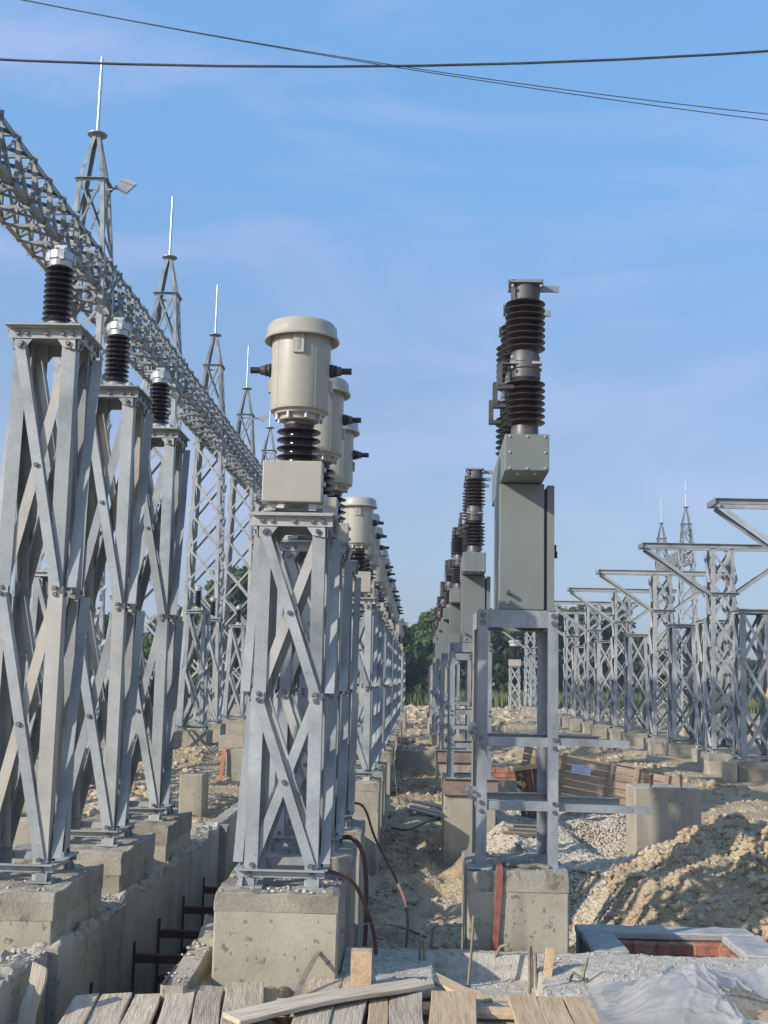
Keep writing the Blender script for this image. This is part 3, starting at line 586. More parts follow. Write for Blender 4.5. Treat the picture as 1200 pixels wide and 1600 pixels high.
def make_gantry_beam(ylen, simple=False):
    r = empty('gantry_beam')
    np_ = max(1, int(round(ylen/0.73))); dp = ylen/np_; bw = BW/2
    for sx in (-1, 1):
        for z, sz in ((BB, 1), (BT, -1)):
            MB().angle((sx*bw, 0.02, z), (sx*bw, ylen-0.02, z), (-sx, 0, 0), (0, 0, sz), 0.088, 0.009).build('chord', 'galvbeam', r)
    big = MB() if simple else None
    def piece(A, B, e1, e2, a=0.056):
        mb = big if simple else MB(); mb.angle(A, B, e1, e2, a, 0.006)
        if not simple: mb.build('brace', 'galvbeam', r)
    for k in range(np_):
        y0, y1 = k*dp+0.02, (k+1)*dp-0.02
        for sx in (-1, 1):
            x = sx*(bw+0.004)
            piece((x, y0, BB), (x, y0, BT), (0, 1, 0), (sx, 0, 0), 0.075)
            piece((x, y0+0.05, BB+0.05), (x, y1, BT-0.05), (0, 0, -1), (sx, 0, 0))
            piece((x-sx*0.02, y0+0.05, BT-0.05), (x-sx*0.02, y1, BB+0.05), (0, 0, 1), (-sx, 0, 0))
        for z, sz in ((BB-0.004, -1), (BT+0.004, 1)):
            piece((-bw, y0+0.04, z), (bw, y0+0.04, z), (0, 1, 0), (0, 0, sz))
            piece((-bw+0.03, y0+0.1, z), (bw-0.03, y1, z), (1, 0, 0), (0, 0, -sz), 0.05)
            piece((bw-0.03, y0+0.1, z-sz*0.02), (-bw+0.03, y1, z-sz*0.02), (1, 0, 0), (0, 0, -sz), 0.05)
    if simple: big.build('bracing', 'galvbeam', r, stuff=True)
    return r

PT = 0.57   # plinth top
# ================================================================== build everything
# --- plinth prototypes
pl_ct = Proto(plinth_proto(0.78, 0.86, 1.5, 0.12, 3))
pl_s = Proto(plinth_proto(0.86, 1.14, 1.3, 0.17, 8))
pl_cb = Proto(plinth_proto(0.72, 0.98, 1.5, 0.14, 14))
pl_r = Proto(plinth_proto(0.90, 0.90, 1.3, 0.14, 21))
pl_sm = Proto(plinth_proto(0.9, 0.9, 1.0, 0.10, 27))

# --- current transformer row
lat_ct = Proto(lattice(empty('lattice_support'), 0.455, 0.44, 2.40, [0.12, 1.20, 2.30], 0.085, 0.062, 0.008, (0.56, 0.57), True, [1.18]))
lat_ct_far = Proto(lattice(empty('lattice_support'), 0.455, 0.44, 2.40, [0.12, 1.20, 2.30], 0.085, 0.062, 0.008, (0.56, 0.57), False, [1.18], simple=True))
ct = Proto(make_ct()); index_kids()
CTY = [(7.83, 9.36, 10.86), (15.7, 17.2, 18.7), (21.95, 23.45, 25.0), (28.15, 29.7, 31.2), (34.4, 36.0, 37.5), (46.8, 48.4, 49.9)]
PH = ['nearest', 'middle', 'farthest']
def bayname(g): return ('the bay nearest the photographer', 'the second bay', 'the third bay', 'the fourth bay', 'the fifth bay', 'the last bay before the trees')[g]
for g, ys in enumerate(CTY):
    for k, y in enumerate(ys):
        o = ct.at((-0.80, y, PT+2.412), random.uniform(-0.03, 0.03) if g+k else 0.0); o.scale = (1, 1, 0.969); tag(o, f'cream drum current transformer, {PH[k]} of three in {bayname(g)}', 'transformer', 'cream current transformers in a row')
        o = (lat_ct if g < 3 else lat_ct_far).at((-0.80, y, PT)); tag(o, f'galvanised lattice stand under the {PH[k]} cream transformer of {bayname(g)}', 'steel support', 'lattice stands of the transformers')
        o = pl_ct.at((-0.80, y, PT)); tag(o, f'concrete footing under the {PH[k]} transformer stand of {bayname(g)}', 'plinth', 'footings of the transformer row')

# --- tall lattice stands with post insulators on the left
lat_s = Proto(lattice(empty('lattice_support'), 0.47, 0.42, 3.66, [0.12, 1.86, 3.55], 0.095, 0.068, 0.009, (0.52, 0.60), True, [1.84]))
post = Proto(make_post()); index_kids()
for k, y in enumerate((7.80, 9.45, 11.05)):
    nm = ('nearest tall', 'middle tall', 'farthest tall')[k]
    tag(lat_s.at((-2.535, y, PT)), f'{nm} lattice stand left of the cable trench', 'steel support', 'tall lattice stands by the trench')
    tag(post.at((-2.535, y, PT+3.672)), f'black ribbed insulator on the {nm} lattice stand by the trench', 'insulator', 'insulators on the tall stands')
    tag(pl_s.at((-2.555, y-0.03, PT)), f'wide concrete footing of the {nm} stand beside the trench', 'plinth', 'footings beside the trench')
# same kind, lower, under the gantry beam
lat_p = Proto(lattice(empty('lattice_support'), 0.60, 0.46, 3.0, [0.12, 1.5, 2.9], 0.09, 0.065, 0.009, (0.56, 0.56), False, [1.48])); index_kids()
for k, y in enumerate((18.9, 24.4, 29.4, 33.5, 37.4)):
    z = 0.52
    x = (-6.0, -6.2, -5.6, -5.95, -5.8)[k]
    tag(lat_p.at((x, y, z)), f'low lattice stand under the gantry, {ORD[k]} from the left edge', 'steel support', 'low stands under the gantry')
    tag(post.at((x, y, z+3.012)), f'small black insulator on the {ORD[k]} low stand under the gantry', 'insulator', 'insulators under the gantry')
    tag(pl_sm.at((x, y, z)), f'concrete footing of the {ORD[k]} low stand under the gantry', 'plinth', 'footings under the gantry')

# --- circuit breakers
st = Proto(make_breaker_frame()); cbk = Proto(make_breaker()); index_kids()
for k, y in enumerate((8.93, 16.62, 22.95, 29.2, 35.5, 41.8, 48.0)):
    b = ('nearest breaker', 'second breaker', 'third breaker', 'fourth breaker', 'fifth breaker', 'sixth breaker', 'farthest breaker')[k]
    o = cbk.at((0.845, y, PT+1.862), -0.022+random.uniform(-0.006, 0.006)); o.scale = (1, 1, 0.996)
    tag(o, f'{b} of the row, grey cabinet with three brown insulator columns', 'circuit breaker', 'circuit breakers in a row')
    tag(st.at((0.795, y, PT)), f'galvanised four-legged stand carrying the {b} cabinet', 'steel stand', 'breaker stands')
    tag(pl_cb.at((0.795, y, PT-0.001)), f'concrete footing under the {b} stand', 'plinth', 'breaker footings')
# long loose angles clamped to the first stand
for k, (z, x1, yy) in enumerate(((1.50, 1.62, 8.58), (1.03, 1.78, 8.60))):
    mb = MB(); mb.angle((1.10, yy, z), (x1, yy+0.04, z-0.01), (0, 0, -1), (0, 1, 0), 0.052, 0.006); mb.bolt((x1-0.15, yy+0.03, z-0.03), (0, -1, 0), 0.009, 0.004)
    o = mb.build('angle_bar', 'galvblue'); tag(o, ('upper', 'lower')[k]+' loose steel angle reaching right from the nearest breaker stand', 'steel bar', 'loose angles on the breaker stand')
    mb = MB(); mb.angle((1.10, 9.27, z), (x1-0.12, 9.30, z-0.01), (0, 0, -1), (0, -1, 0), 0.065, 0.006)
    o = mb.build('angle_bar', 'galvblue'); tag(o, ('upper', 'lower')[k]+' loose steel angle at the back of the nearest breaker stand', 'steel bar', 'loose angles on the breaker stand')
# rusty formwork channel around the second and third breaker footings
for y, nm in ((16.62, 'second'), (22.95, 'third')):
    r = empty('formwork_channel', (0.795, y, PT-0.14))
    for s in (-1, 1):
        MB().prism((-0.37, s*0.495, 0), (0.38, s*0.495, 0), [(0, -0.07), (0.045, -0.07), (0.045, -0.06), (0.01, -0.06), (0.01, 0.14), (0.045, 0.14), (0.045, 0.15), (0, 0.15)], V((0, s, 0)), V((0, 0, 1))).build('channel', 'rustlight', r)
    tag(r, f'rusty steel formwork channel clamped round the {nm} breaker footing', 'formwork')

# --- right-hand T-shaped lattice columns with cross arms and the shorter columns beside them
def make_tee(simple=False):
    r = empty('tee_support'); h = 4.50; n = 6
    lattice(r, 0.62, 0.50, h, [0.12+(h-0.2)*k/n for k in range(n+1)], 0.085, 0.055, 0.008, None, False, [h/3, 2*h/3], simple=simple)
    for sy in (-1, 1):
        mb = MB(); mb.prism((-1.78, sy*0.22, h), (1.78, sy*0.22, h), [(0, 0), (0.06, 0), (0.06, 0.008), (0.008, 0.008), (0.008, 0.092), (0.06, 0.092), (0.06, 0.10), (0, 0.10)], V((0, sy, 0)), V((0, 0, 1))); mb.build('cross_arm', 'galv', r)
        for sx in (-1, 1):
            mb = MB(); mb.angle((sx*1.66, sy*0.20, h), (sx*0.27, sy*0.24, h-0.98), (0, 0, -1), (0, -sy, 0), 0.07, 0.007); mb.build('strut', 'galv', r)
        mb = MB(); mb.angle((-0.33, sy*0.29, h-0.99), (0.33, sy*0.29, h-0.99), (0, sy, 0), (0, 0, -1), 0.06, 0.006); mb.build('tie_bar', 'galv', r)
    for sx in (-1, 1):
        mb = MB(); mb.prism((sx*1.78, -0.28, h), (sx*1.78, 0.28, h), [(0, 0), (0.055, 0), (0.055, 0.008), (0.008, 0.008), (0.008, 0.092), (0.055, 0.092), (0.055, 0.10), (0, 0.10)], V((-sx, 0, 0)), V((0, 0, 1))); mb.build('end_channel', 'galvdark', r)
    return r
tee = Proto(make_tee()); tee_far = Proto(make_tee(True))
lat_r = Proto(lattice(empty('lattice_support'), 0.64, 0.56, 3.05, [0.12+2.85*k/3 for k in range(4)], 0.095, 0.06, 0.009, (0.68, 0.66), False, [2.85/3+.1, 2*2.85/3+.1]))
lat_r_far = Proto(lattice(empty('lattice_support'), 0.64, 0.56, 3.05, [0.12+2.85*k/3 for k in range(4)], 0.095, 0.06, 0.009, (0.68, 0.66), False, [1.05, 2.0], simple=True)); index_kids()
RZ = 0.45
TN = {0: 'first', 1: 'second', 2: 'third', 3: 'fourth', 4: 'fifth', 5: 'sixth', 8: 'last'}
for k in (0, 1, 2, 3, 4, 5, 8):
    y = 19.6+6.35*k; far = k > 3
    tag((tee_far if far else tee).at((6.80, y, RZ)), f'{TN[k]} tee-shaped lattice column with cross arm, counted from the right edge', 'steel support', 'tee columns on the right')
    tag(pl_r.at((6.80, y, RZ)), f'concrete footing of the {TN[k]} tee-shaped column', 'plinth', 'footings on the right')
    if k:
        for dy, w in ((-1.9, 'before'), (2.05, 'behind'))[:2 if k == 1 else 1]:
            xx = 6.92 if dy < 0 else 7.12
            tag((lat_r_far if far else lat_r).at((xx, y+dy, RZ-0.03)), f'shorter flat-topped lattice column just {w} the {TN[k]} tee column', 'steel support', 'short columns on the right')
            tag(pl_r.at((xx, y+dy, RZ-0.03)), f'concrete footing of the short column {w} the {TN[k]} tee column', 'plinth', 'footings on the right')

# --- gantries
gcf = Proto(make_gantry_column(True)); gcp = Proto(make_gantry_column(False)); gcs = Proto(make_gantry_column(False, True))
PITCHY = 6.6; GY0 = 14.45
beam = Proto(make_gantry_beam(PITCHY)); beam_far = Proto(make_gantry_beam(PITCHY, True))
base_g = Proto(plinth_proto(1.25, 1.25, 1.0, 0.08, 33)); index_kids()
for k in range(7):
    y = GY0+PITCHY*k; p = gcf if k in (1, 4) else (gcp if k < 4 else gcs)
    tag(p.at((GX0, y, 0.4)), ('lattice gantry column behind the left edge', 'gantry column with the tallest spire and a floodlight', 'second spired gantry column from the left', 'third spired gantry column from the left', 'fourth spired gantry column, small floodlight on it', 'fifth spired gantry column beside the first transformer drum', 'farthest gantry column of the left row')[k], 'gantry column', 'gantry columns on the left')
    o = None
    tag(base_g.at((GX0, y, 0.4)), f'concrete footing of the {ORD[k]} gantry column in the left row', 'plinth', 'gantry footings')
for k in range(6):
    tag((beam if k < 3 else beam_far).at((GX0, GY0+PITCHY*k, 0)), f'lattice beam of the left gantry, {ORD[k]} span from the left edge', 'gantry beam', 'gantry beam spans')
tag(make_gantry_beam(2.6), 'end piece of the left gantry beam running out of the picture', 'gantry beam', 'gantry beam spans').location = (GX0, GY0-2.6, 0)
for k, y in enumerate((67.3, 74.2)):
    tag(gcs.at((15.6, y, 0.4)), ('nearer', 'farther')+() and (('nearer', 'farther')[k]+' spired gantry column behind the tee columns'), 'gantry column', 'gantry columns far right')
    tag(base_g.at((15.6, y, 0.4)), ('nearer', 'farther')[k]+' gantry footing behind the tee columns', 'plinth', 'gantry footings far right')
tag(beam_far.at((15.6, 67.4, 0)), 'far lattice gantry beam between the two right-hand spires', 'gantry beam')

# --- trench walls, cross walls, pillars
def wall(name, x0, x1, y0, y1, ztop, h, label, m='conc', amp=0.012, seed=1, top=None, seg=0.11):
    o = rough_block(name, (x1-x0, y1-y0, h), m, None, amp, seg, 0.015, ((x0+x1)/2, (y0+y1)/2, ztop), seed, top)
    return tag(o, label, 'wall' if 'wall' in name else 'pillar')
wall('trench_wall', -2.24, -2.06, 7.15, 13.1, 0.27, 1.6, 'long left concrete wall of the cable trench with crumbling top', seed=41, amp=0.034, seg=0.05)
wall('trench_wall', -2.34, -2.12, 5.2, 7.13, 0.26, 1.6, 'front piece of the left trench wall at the bottom left corner', seed=42, amp=0.034, seg=0.05)
wall('trench_wall', -1.42, -1.27, 7.0, 8.6, 0.16, 1.5, 'short right trench wall with a sloping broken top beside the first footing', seed=43, amp=0.034, seg=0.05, top=lambda x, y: 0.07*y-0.03)
wall('trench_wall', -2.30, -2.14, 13.1, 24, 0.27, 1.5, 'rear stretch of the left trench wall beyond the tall stands', seed=44)
wall('trench_wall', -1.42, -1.27, 5.2, 6.98, -0.06, 1.3, 'front end of the right trench wall under the deck planks', seed=40)
wall('trench_wall', -1.42, -1.27, 8.62, 24, 0.05, 1.3, 'right trench wall running behind the transformer footings', seed=45)
wall('trench_wall', -2.12, -1.99, 12.95, 13.12, 0.27, 1.5, 'narrow concrete return at the end of the trench wall', seed=46)
wall('cross_wall', -4.6, -2.26, 13.0, 13.15, 0.27, 1.0, 'low concrete cross wall behind the tall lattice stands', 'pale', seed=47)
wall('cross_wall', -0.40, 0.75, 25.3, 25.45, 0.40, 0.9, 'pale cross wall between the two rows in the far lane', 'pale', seed=48, amp=0.004)
wall('cross_wall', 0.98, 2.4, 20.6, 20.75, 0.20, 0.9, 'pale concrete wall behind the nearest breaker stand', 'pale', seed=49, amp=0.004)
wall('cross_wall', 5.0, 6.42, 23.6, 23.75, 0.10, 0.9, 'pale low wall left of the short column footings', 'pale', seed=50, amp=0.004)
wall('concrete_pillar', 2.92, 3.78, 15.5, 16.15, PT, 1.4, 'bare pale concrete pillar behind the spoil heap', 'pale', seed=51, amp=0.004)
wall('concrete_pillar', 6.15, 6.40, 23.4, 23.65, 0.42, 1.0, 'slim concrete pillar at the end of the low wall', 'pale', seed=52, amp=0.004)
wall('concrete_pillar', -3.12, -2.80, 15.8, 16.25, PT, 1.1, 'small concrete pillar behind the tall stands with bars on top', seed=53)
wall('concrete_pillar', -3.44, -2.98, 21.5, 22.0, PT, 1.1, 'concrete pillar with an orange strap left of the transformers', seed=54)
wall('concrete_pillar', -4.6, -4.0, 27.5, 28.1, 0.5, 0.9, 'far concrete pillar before the gantry footing', seed=55)
wall('concrete_pillar', 2.05, 2.75, 36.5, 37.0, 0.52, 0.9, 'far pillar seen through the nearest breaker stand', 'pale', seed=56)
wall('cross_wall', 2.0, 4.6, 43, 43.2, 0.3, 0.7, 'long far low wall seen through the breaker stand', 'pale', seed=57)
# anchor bolts on the pillar
for k, (x, y) in enumerate(((3.16, 15.65), (3.24, 15.95), (3.56, 15.65), (3.62, 15.95))):
    mb = MB(); mb.cyl((x, y, PT-0.05), (x, y, PT+0.15), 0.012, n=8); mb.cyl((x, y, PT+0.115), (x, y, PT+0.135), 0.022, n=6)
    tag(mb.build('anchor_bolt', 'rust'), f'rusty anchor bolt on the bare pillar, {ORD[k]} from its left edge', 'bolt', 'anchor bolts on the pillar')
# cable racks in the trench
for k, y in enumerate((7.85, 9.05, 9.9, 10.9, 11.9)):
    r = empty('cable_rack', (-2.055, y, -0.2))
    MB().box((0.012, 0, -0.33), (0.02, 0.018, 0.85)).build('upright', 'rust', r)
    for z in (0.0, -0.36): MB().angle((0.024, 0, z), (0.60, 0, z), (0, 0, -1), (0, 1, 0), 0.06, 0.006).build('arm', 'rust', r)
    tag(r, f'rusty cable rack in the trench, {ORD[k]} from the front', 'cable rack', 'cable racks in the trench')

# ------------------------------------------------------------------ front slab, kerb, pit
def sheet_mesh(name, x0, x1, y0, y1, nx_, ny_, zf, m, thick=0.0):
    xs = np.linspace(x0, x1, nx_); ys = np.linspace(y0, y1, ny_); X, Y = np.meshgrid(xs, ys); Z = zf(X, Y)
    v = list(map(tuple, np.stack([X, Y, Z], -1).reshape(-1, 3))); f = []
    for j in range(ny_-1):
        for i in range(nx_-1): a = j*nx_+i; f.append((a, a+1, a+nx_+1, a+nx_))
    me = bpy.data.meshes.new(name); me.from_pydata(v, [], f)
    for p in me.polygons: p.use_smooth = True
    me.materials.append(M[m]); o = bpy.data.objects.new(name, me); C.objects.link(o); return o
def slab_z(X, Y):
    z = 0.062+0.018*fbm(X*3, Y*3, 4)+0.010*fbm(X*14, Y*14, 3)
    z = z-0.15*band(X, 0.20, 0.86, 0.012)*band(Y, 7.25, 8.20, 0.012)
    z = z-0.10*(1-sst(7.16, 7.42, Y+0.08*fbm(X*4, Y*2, 3)))-0.05*band(X, 0.86, 1.15, 0.15)*band(Y, 7.2, 7.75, 0.2)
    edge = np.minimum(np.minimum(X-(-0.44), 6.2-X), 8.36-Y)
    return np.where(edge < 0.03, -0.6, z)
o = sheet_mesh('concrete_slab', -0.46, 6.25, 5.0, 8.375, 480, 260, slab_z, 'agg'); o['kind'] = 'structure'
# brick-lined pit
pit = empty('brick_pit', (2.0, 9.02, -0.035))
for nm, c, d, sd_ in (('rim', (0.0, 0.325, 0.045), (1.34, 0.23, 0.06), 71), ('rim', (-0.53, -0.12, 0.04), (0.26, 0.64, 0.06), 72), ('rim', (0.56, -0.12, 0.04), (0.30, 0.64, 0.06), 73)):
    b = rough_block(nm, d, 'rimmortar', pit, 0.008, 0.06, 0.012, None, sd_); b.location = (c[0], c[1], c[2]+0.02)
for nm, c, d, sd_ in (('side_wall', (0.0, 0.39, 0), (1.3, 0.24, 0.5), 74), ('side_wall', (-0.54, -0.12, 0), (0.22, 0.62, 0.5), 75), ('side_wall', (0.585, -0.12, 0), (0.22, 0.62, 0.5), 76)):
    b = rough_block(nm, d, 'mortar', pit, 0.004, 0.1, 0.01, None, sd_); b.location = (c[0], c[1], 0.0)
rb = random.Random(4)
for row in range(2):
    x = -0.40
    for w in ((0.125, 0.15, 0.115, 0.14, 0.21), (0.17, 0.13, 0.15, 0.16, 0.13))[row]:
        b = rough_block('brick', (w, 0.09, 0.098), 'brick', pit, 0.004, 0.05, 0.012, None, rb.randint(1, 999)); b.location = (x+w/2, 0.195+0.004*rb.random(), 0.0-row*0.115); x += w+0.016
for row in range(2):
    for j in range(3):
        b = rough_block('brick', (0.09, 0.15, 0.098), 'brick', pit, 0.004, 0.05, 0.012, None, rb.randint(1, 999)); b.location = (0.42, 0.075-j*0.165, 0.0-row*0.115)
b = rough_block('joint_backing', (0.86, 0.08, 0.4), 'mortar', pit, 0.003, 0.1, 0.005, None, 77); b.location = (0, 0.213, -0.004)
tag(pit, 'brick-lined pit with a blue-grey mortar rim at the foot of the spoil heap', 'brick pit')

# rebar and tie wire sticking out of the slab
wires = [((0.18, 8.36, 0.03), (0.19, 8.30, 0.20), (0.24, 8.28, 0.235), (0.33, 8.27, 0.23), (0.40, 8.27, 0.235)),
         ((0.42, 7.95, -0.10), (0.44, 7.96, 0.12), (0.455, 7.97, 0.36)),
         ((0.10, 8.0, -0.08), (0.10, 8.0, 0.12), (0.11, 8.02, 0.24)), ((0.13, 7.98, -0.08), (0.13, 7.99, 0.18)),
         ((0.83, 7.85, -0.06), (0.83, 7.86, 0.10), (0.82, 7.86, 0.20)), ((0.86, 7.85, -0.06), (0.85, 7.85, 0.15)),
         ((0.62, 8.22, 0.05), (0.65, 8.18, 0.12), (0.70, 8.17, 0.14)), ((1.14, 7.7, 0.0), (1.14, 7.7, 0.08), (1.17, 7.72, 0.17)),
         ((0.78, 7.5, -0.05), (0.78, 7.5, 0.10), (0.775, 7.5, 0.27)), ((1.05, 7.72, 0.02), (1.08, 7.7, 0.08), (1.12, 7.68, 0.05))]
nmw = ['bent over above the step', 'tallest, left of centre', 'pair by the plank, taller one', 'pair by the plank, shorter one', 'standing at the middle of the slab', 'stub at the middle of the slab', 'curled on the step', 'twig-like near the plastic', 'nearest to the fresh planks', 'flat loop near the plastic']
for k, w in enumerate(wires):
    tag(MB().tube(w, 0.011, 6).build('rebar_stub', 'rebar', None, 60), f'bent steel tie bar in the slab, {nmw[k]}', 'rebar', 'tie bars in the slab')
tag(MB().box((0.93, 7.82, 0.07), (0.05, 0.05, 0.26), Matrix.Rotation(0.1, 3, 'Y')).build('wooden_peg', 'newwood'), 'short pale wooden peg standing in the slab', 'peg')

# ------------------------------------------------------------------ planks in front
def plank(xa, xb, ya, yb, z, m, label, th=0.03, tilt=0.0, yaw=0.0, slope=0.0, seed=0):
    """a sawn board; yb is its far end"""
    w, l = xb-xa, yb-ya
    bm = bmesh.new(); bmesh.ops.create_cube(bm, size=1)
    for v in bm.verts: v.co = V((v.co.x*w, v.co.y*l, v.co.z*th))
    bmesh.ops.bevel(bm, geom=bm.edges[:], offset=0.004, segments=1, affect='EDGES')
    for k in range(1, 8):
        bmesh.ops.bisect_plane(bm, geom=bm.verts[:]+bm.edges[:]+bm.faces[:], plane_co=(0, -l/2+l*k/8, 0), plane_no=(0, 1, 0))
    rn = random.Random(seed); a, b = rn.uniform(-.012, .012), rn.uniform(-.01, .01)
    for v in bm.verts:
        q = v.co.y/l; v.co.z += a*math.sin(q*5+seed)+b*q*v.co.x/w*2; v.co.x += 0.006*math.sin(q*9+seed*2)
        if q > 0.49: v.co.y += 0.02*math.sin(v.co.x*31+seed)
    me = bpy.data.meshes.new('plank'); bm.to_mesh(me); bm.free(); me.materials.append(M[m])
    o = bpy.data.objects.new('plank', me); C.objects.link(o)
    o.location = ((xa+xb)/2, (ya+yb)/2, z); o.rotation_euler = (slope, tilt, yaw); tag(o, label, 'plank', 'planks laid across the front'); return o
left = [(-1.80, -1.665, 6.98), (-1.65, -1.475, 7.03), (-1.46, -1.305, 7.07), (-1.285, -1.12, 7.12), (-1.10, -0.955, 7.2), (-0.94, -0.715, 7.26)]
for k, (xa, xb, yb) in enumerate(left):
    plank(xa, xb, 5.2, yb, 0.035+0.004*k, 'oldwood', f'weathered grey deck plank, {ORD[k]} from the left', yaw=0.11+0.010*(k % 3), seed=k)
plank(-2.06, -1.97, 6.3, 6.72, 0.12, 'oldwood', 'narrow pointed grey slat standing left of the deck planks', slope=0.9, seed=9)
rgt = [(-0.60, -0.40, 7.56, 'oldwood', 'pale worn plank right of the gap'), (-0.39, -0.22, 7.58, 'oldwood', 'worn plank under the upright wood block'), (-0.20, -0.09, 7.12, 'newwood', 'narrow fresh plank below the slanting grey board'), (-0.075, 0.115, 7.13, 'oldwood', 'rough brown plank left of the knotty fresh one'), (0.13, 0.39, 7.17, 'newwood', 'wide fresh yellow plank with a knot'), (0.60, 0.765, 7.16, 'newwood', 'fresh plank right of the second gap'), (0.775, 0.93, 7.17, 'newwood', 'fresh plank in the middle of the right group'), (0.94, 1.12, 7.18, 'newwood', 'fresh plank beside the plastic sheet'), (1.58, 1.86, 7.02, 'newwood', 'fresh plank poking out under the plastic sheet'), (1.88, 2.2, 7.0, 'newwood', 'fresh plank at the right bottom corner')]
for k, (xa, xb, yb, m, lb) in enumerate(rgt): plank(xa, xb, 5.3, yb, 0.055+0.003*(k % 3), m, lb, yaw=-0.03+0.012*(k % 4), seed=20+k)
plank(-0.86, 0.42, 6.98, 7.11, 0.012, 'newwood', 'cross batten under the right hand planks', 0.035, seed=40)
plank(0.40, 2.4, 6.95, 7.06, 0.010, 'newwood', 'cross batten under the planks near the plastic', 0.035, seed=41)
plank(-0.82, -0.60, 6.75, 6.9, 0.03, 'newwood', 'short cross piece in the gap between the decks', 0.03, seed=42)
plank(-2.2, -0.7, 6.35, 6.5, 0.0, 'oldwood', 'hidden cross beam below the grey deck planks', 0.04, seed=45)
plank(-0.175, 0.0, 6.0, 7.35, 0.105, 'oldwood', 'long split grey board lying slantwise over the planks', 0.028, yaw=-0.86, seed=43).location = (-0.40, 6.84, 0.105)
plank(0.05, 0.17, 7.3, 8.05, 0.03, 'newwood', 'curved pale board leaning on the slab', 0.025, yaw=0.62, slope=0.06, seed=44).location = (0.25, 7.55, 0.03)
plank(0.3, 0.62, 7.28, 7.42, 0.02, 'oldwood', 'short offcut of board on the slab', 0.02, yaw=0.1, seed=46).location = (0.50, 7.36, -0.0)
b = MB().box((0, 0, 0.1), (0.125, 0.09, 0.24)).build('wood_block', 'newwood'); b.location = (-0.26, 7.28, 0.055); tag(b, 'short squared timber standing upright on the planks', 'timber block')
plank(-0.18, 0.12, 7.2, 7.95, 0.03, 'oldwood', 'flat grey board between the timber block and the step', 0.015, yaw=0.2, seed=47)

# ------------------------------------------------------------------ plastic sheet
def plas():
    rs = np.random.RandomState(29); nx_, ny_ = 300, 200
    X, Y = np.meshgrid(np.linspace(0, 1, nx_), np.linspace(0, 1, ny_))
    edge_l = 0.10*fbm(Y*6, Y*0+2, 3)+0.03*fbm(Y*25, Y*0+7, 2); edge_t = 0.16*fbm(X*5, X*0+4, 3)+0.03*fbm(X*30, X*0+1, 2)
    wx = 0.98+1.9*X+(0.34*(Y-0.3)+edge_l)*(1-X); wy = 6.1+1.62*Y*(0.88+0.16*X)+edge_t*Y
    env = np.clip(np.minimum(np.minimum(X, 1-X)*5+0.15, np.minimum(Y*6, (1-Y)*4+0.08)), 0, 1)
    z = 0.07+env*(0.19*np.exp(-((X-0.30)/0.19)**2-((Y-0.55)/0.24)**2)+0.15*np.exp(-((X-0.70)/0.26)**2-((Y-0.74)/0.17)**2))
    f = np.zeros_like(z)
    foci = ((0.26, 0.62), (0.58, 0.85), (0.80, 0.62), (0.45, 0.25))
    for k in range(150):                       # straight sharp folds fanning out of a few pinched spots
        fx, fy = foci[k % 4]; fx += rs.normal()*0.05; fy += rs.normal()*0.05; a = rs.rand()*6.283; ln = 0.14+0.32*rs.rand()
        dx, dy = (X-fx), (Y-fy)*0.72; t_ = dx*math.cos(a)+dy*math.sin(a); d = -dx*math.sin(a)+dy*math.cos(a)+0.05*np.sin(t_*9+k)
        w = 0.004+0.014*rs.rand(); am = (0.008+0.036*rs.rand())*(1 if rs.rand() < 0.68 else -0.5)
        f += am*np.exp(-np.abs(d)/w)*np.clip(t_/0.05, 0, 1)*np.clip(1-t_/ln, 0, 1)
    z = z+env*(f+0.008*fbm(X*9, Y*7, 3))
    v = list(map(tuple, np.stack([wx, wy, np.maximum(z, 0.062)], -1).reshape(-1, 3))); fs = []
    for j in range(ny_-1):
        for i in range(nx_-1):
            if ((i/nx_-0.52)/0.12)**2+((j/ny_-0.45)/0.11)**2 < 1+0.5*math.sin(i*0.21+j*0.3): continue
            q = j*nx_+i; fs.append((q, q+1, q+nx_+1, q+nx_))
    me = bpy.data.meshes.new('plastic_sheet'); me.from_pydata(v, [], fs)
    for p in me.polygons: p.use_smooth = True
    me.materials.append(M['sheet']); o = bpy.data.objects.new('plastic_sheet', me); C.objects.link(o)
    tag(o, 'crumpled milky plastic sheet in the bottom right corner', 'plastic sheet')
plas()

# ------------------------------------------------------------------ earthing straps and cables
def smooth_path(pts, n=8):
    pts = [V(p) for p in pts]; out = []
    for i in range(len(pts)-1):
        p0, p1, p2, p3 = pts[max(i-1, 0)], pts[i], pts[i+1], pts[min(i+2, len(pts)-1)]
        for k in range(n):
            t = k/n; out.append(0.5*((2*p1)+(p2-p0)*t+(2*p0-5*p1+4*p2-p3)*t*t+(3*p1-p0-3*p2+p3)*t**3))
    return out+[pts[-1]]
def strap(pts, label, w=0.045, side=(1, 0, 0), m='strap'):
    return tag(MB().ribbon(smooth_path(pts), w, 0.006, side).build('earthing_strap', m, None, 60), label, 'strap')
strap([(0.66, 8.72, 0.60), (0.655, 8.50, 0.615), (0.66, 8.43, 0.585), (0.655, 8.425, 0.40), (0.635, 8.42, 0.15), (0.625, 8.415, -0.1)], 'red-brown flat strap running down the nearest breaker footing')
strap([(-0.56, 8.0, 0.62), (-0.44, 7.95, 0.60), (-0.33, 7.98, 0.52), (-0.22, 8.05, 0.25), (-0.19, 8.1, 0.0), (-0.19, 8.12, -0.4)], 'brown strap arching off the nearest transformer footing', 0.026, 'face', 'strapbrown')
strap([(-0.58, 9.5, 0.62), (-0.44, 9.45, 0.64), (-0.34, 9.4, 0.5), (-0.31, 9.38, 0.1), (-0.33, 9.35, -0.6)], 'dark brown strap hanging beside the second transformer footing', 0.036, 'face', 'strapbrown')
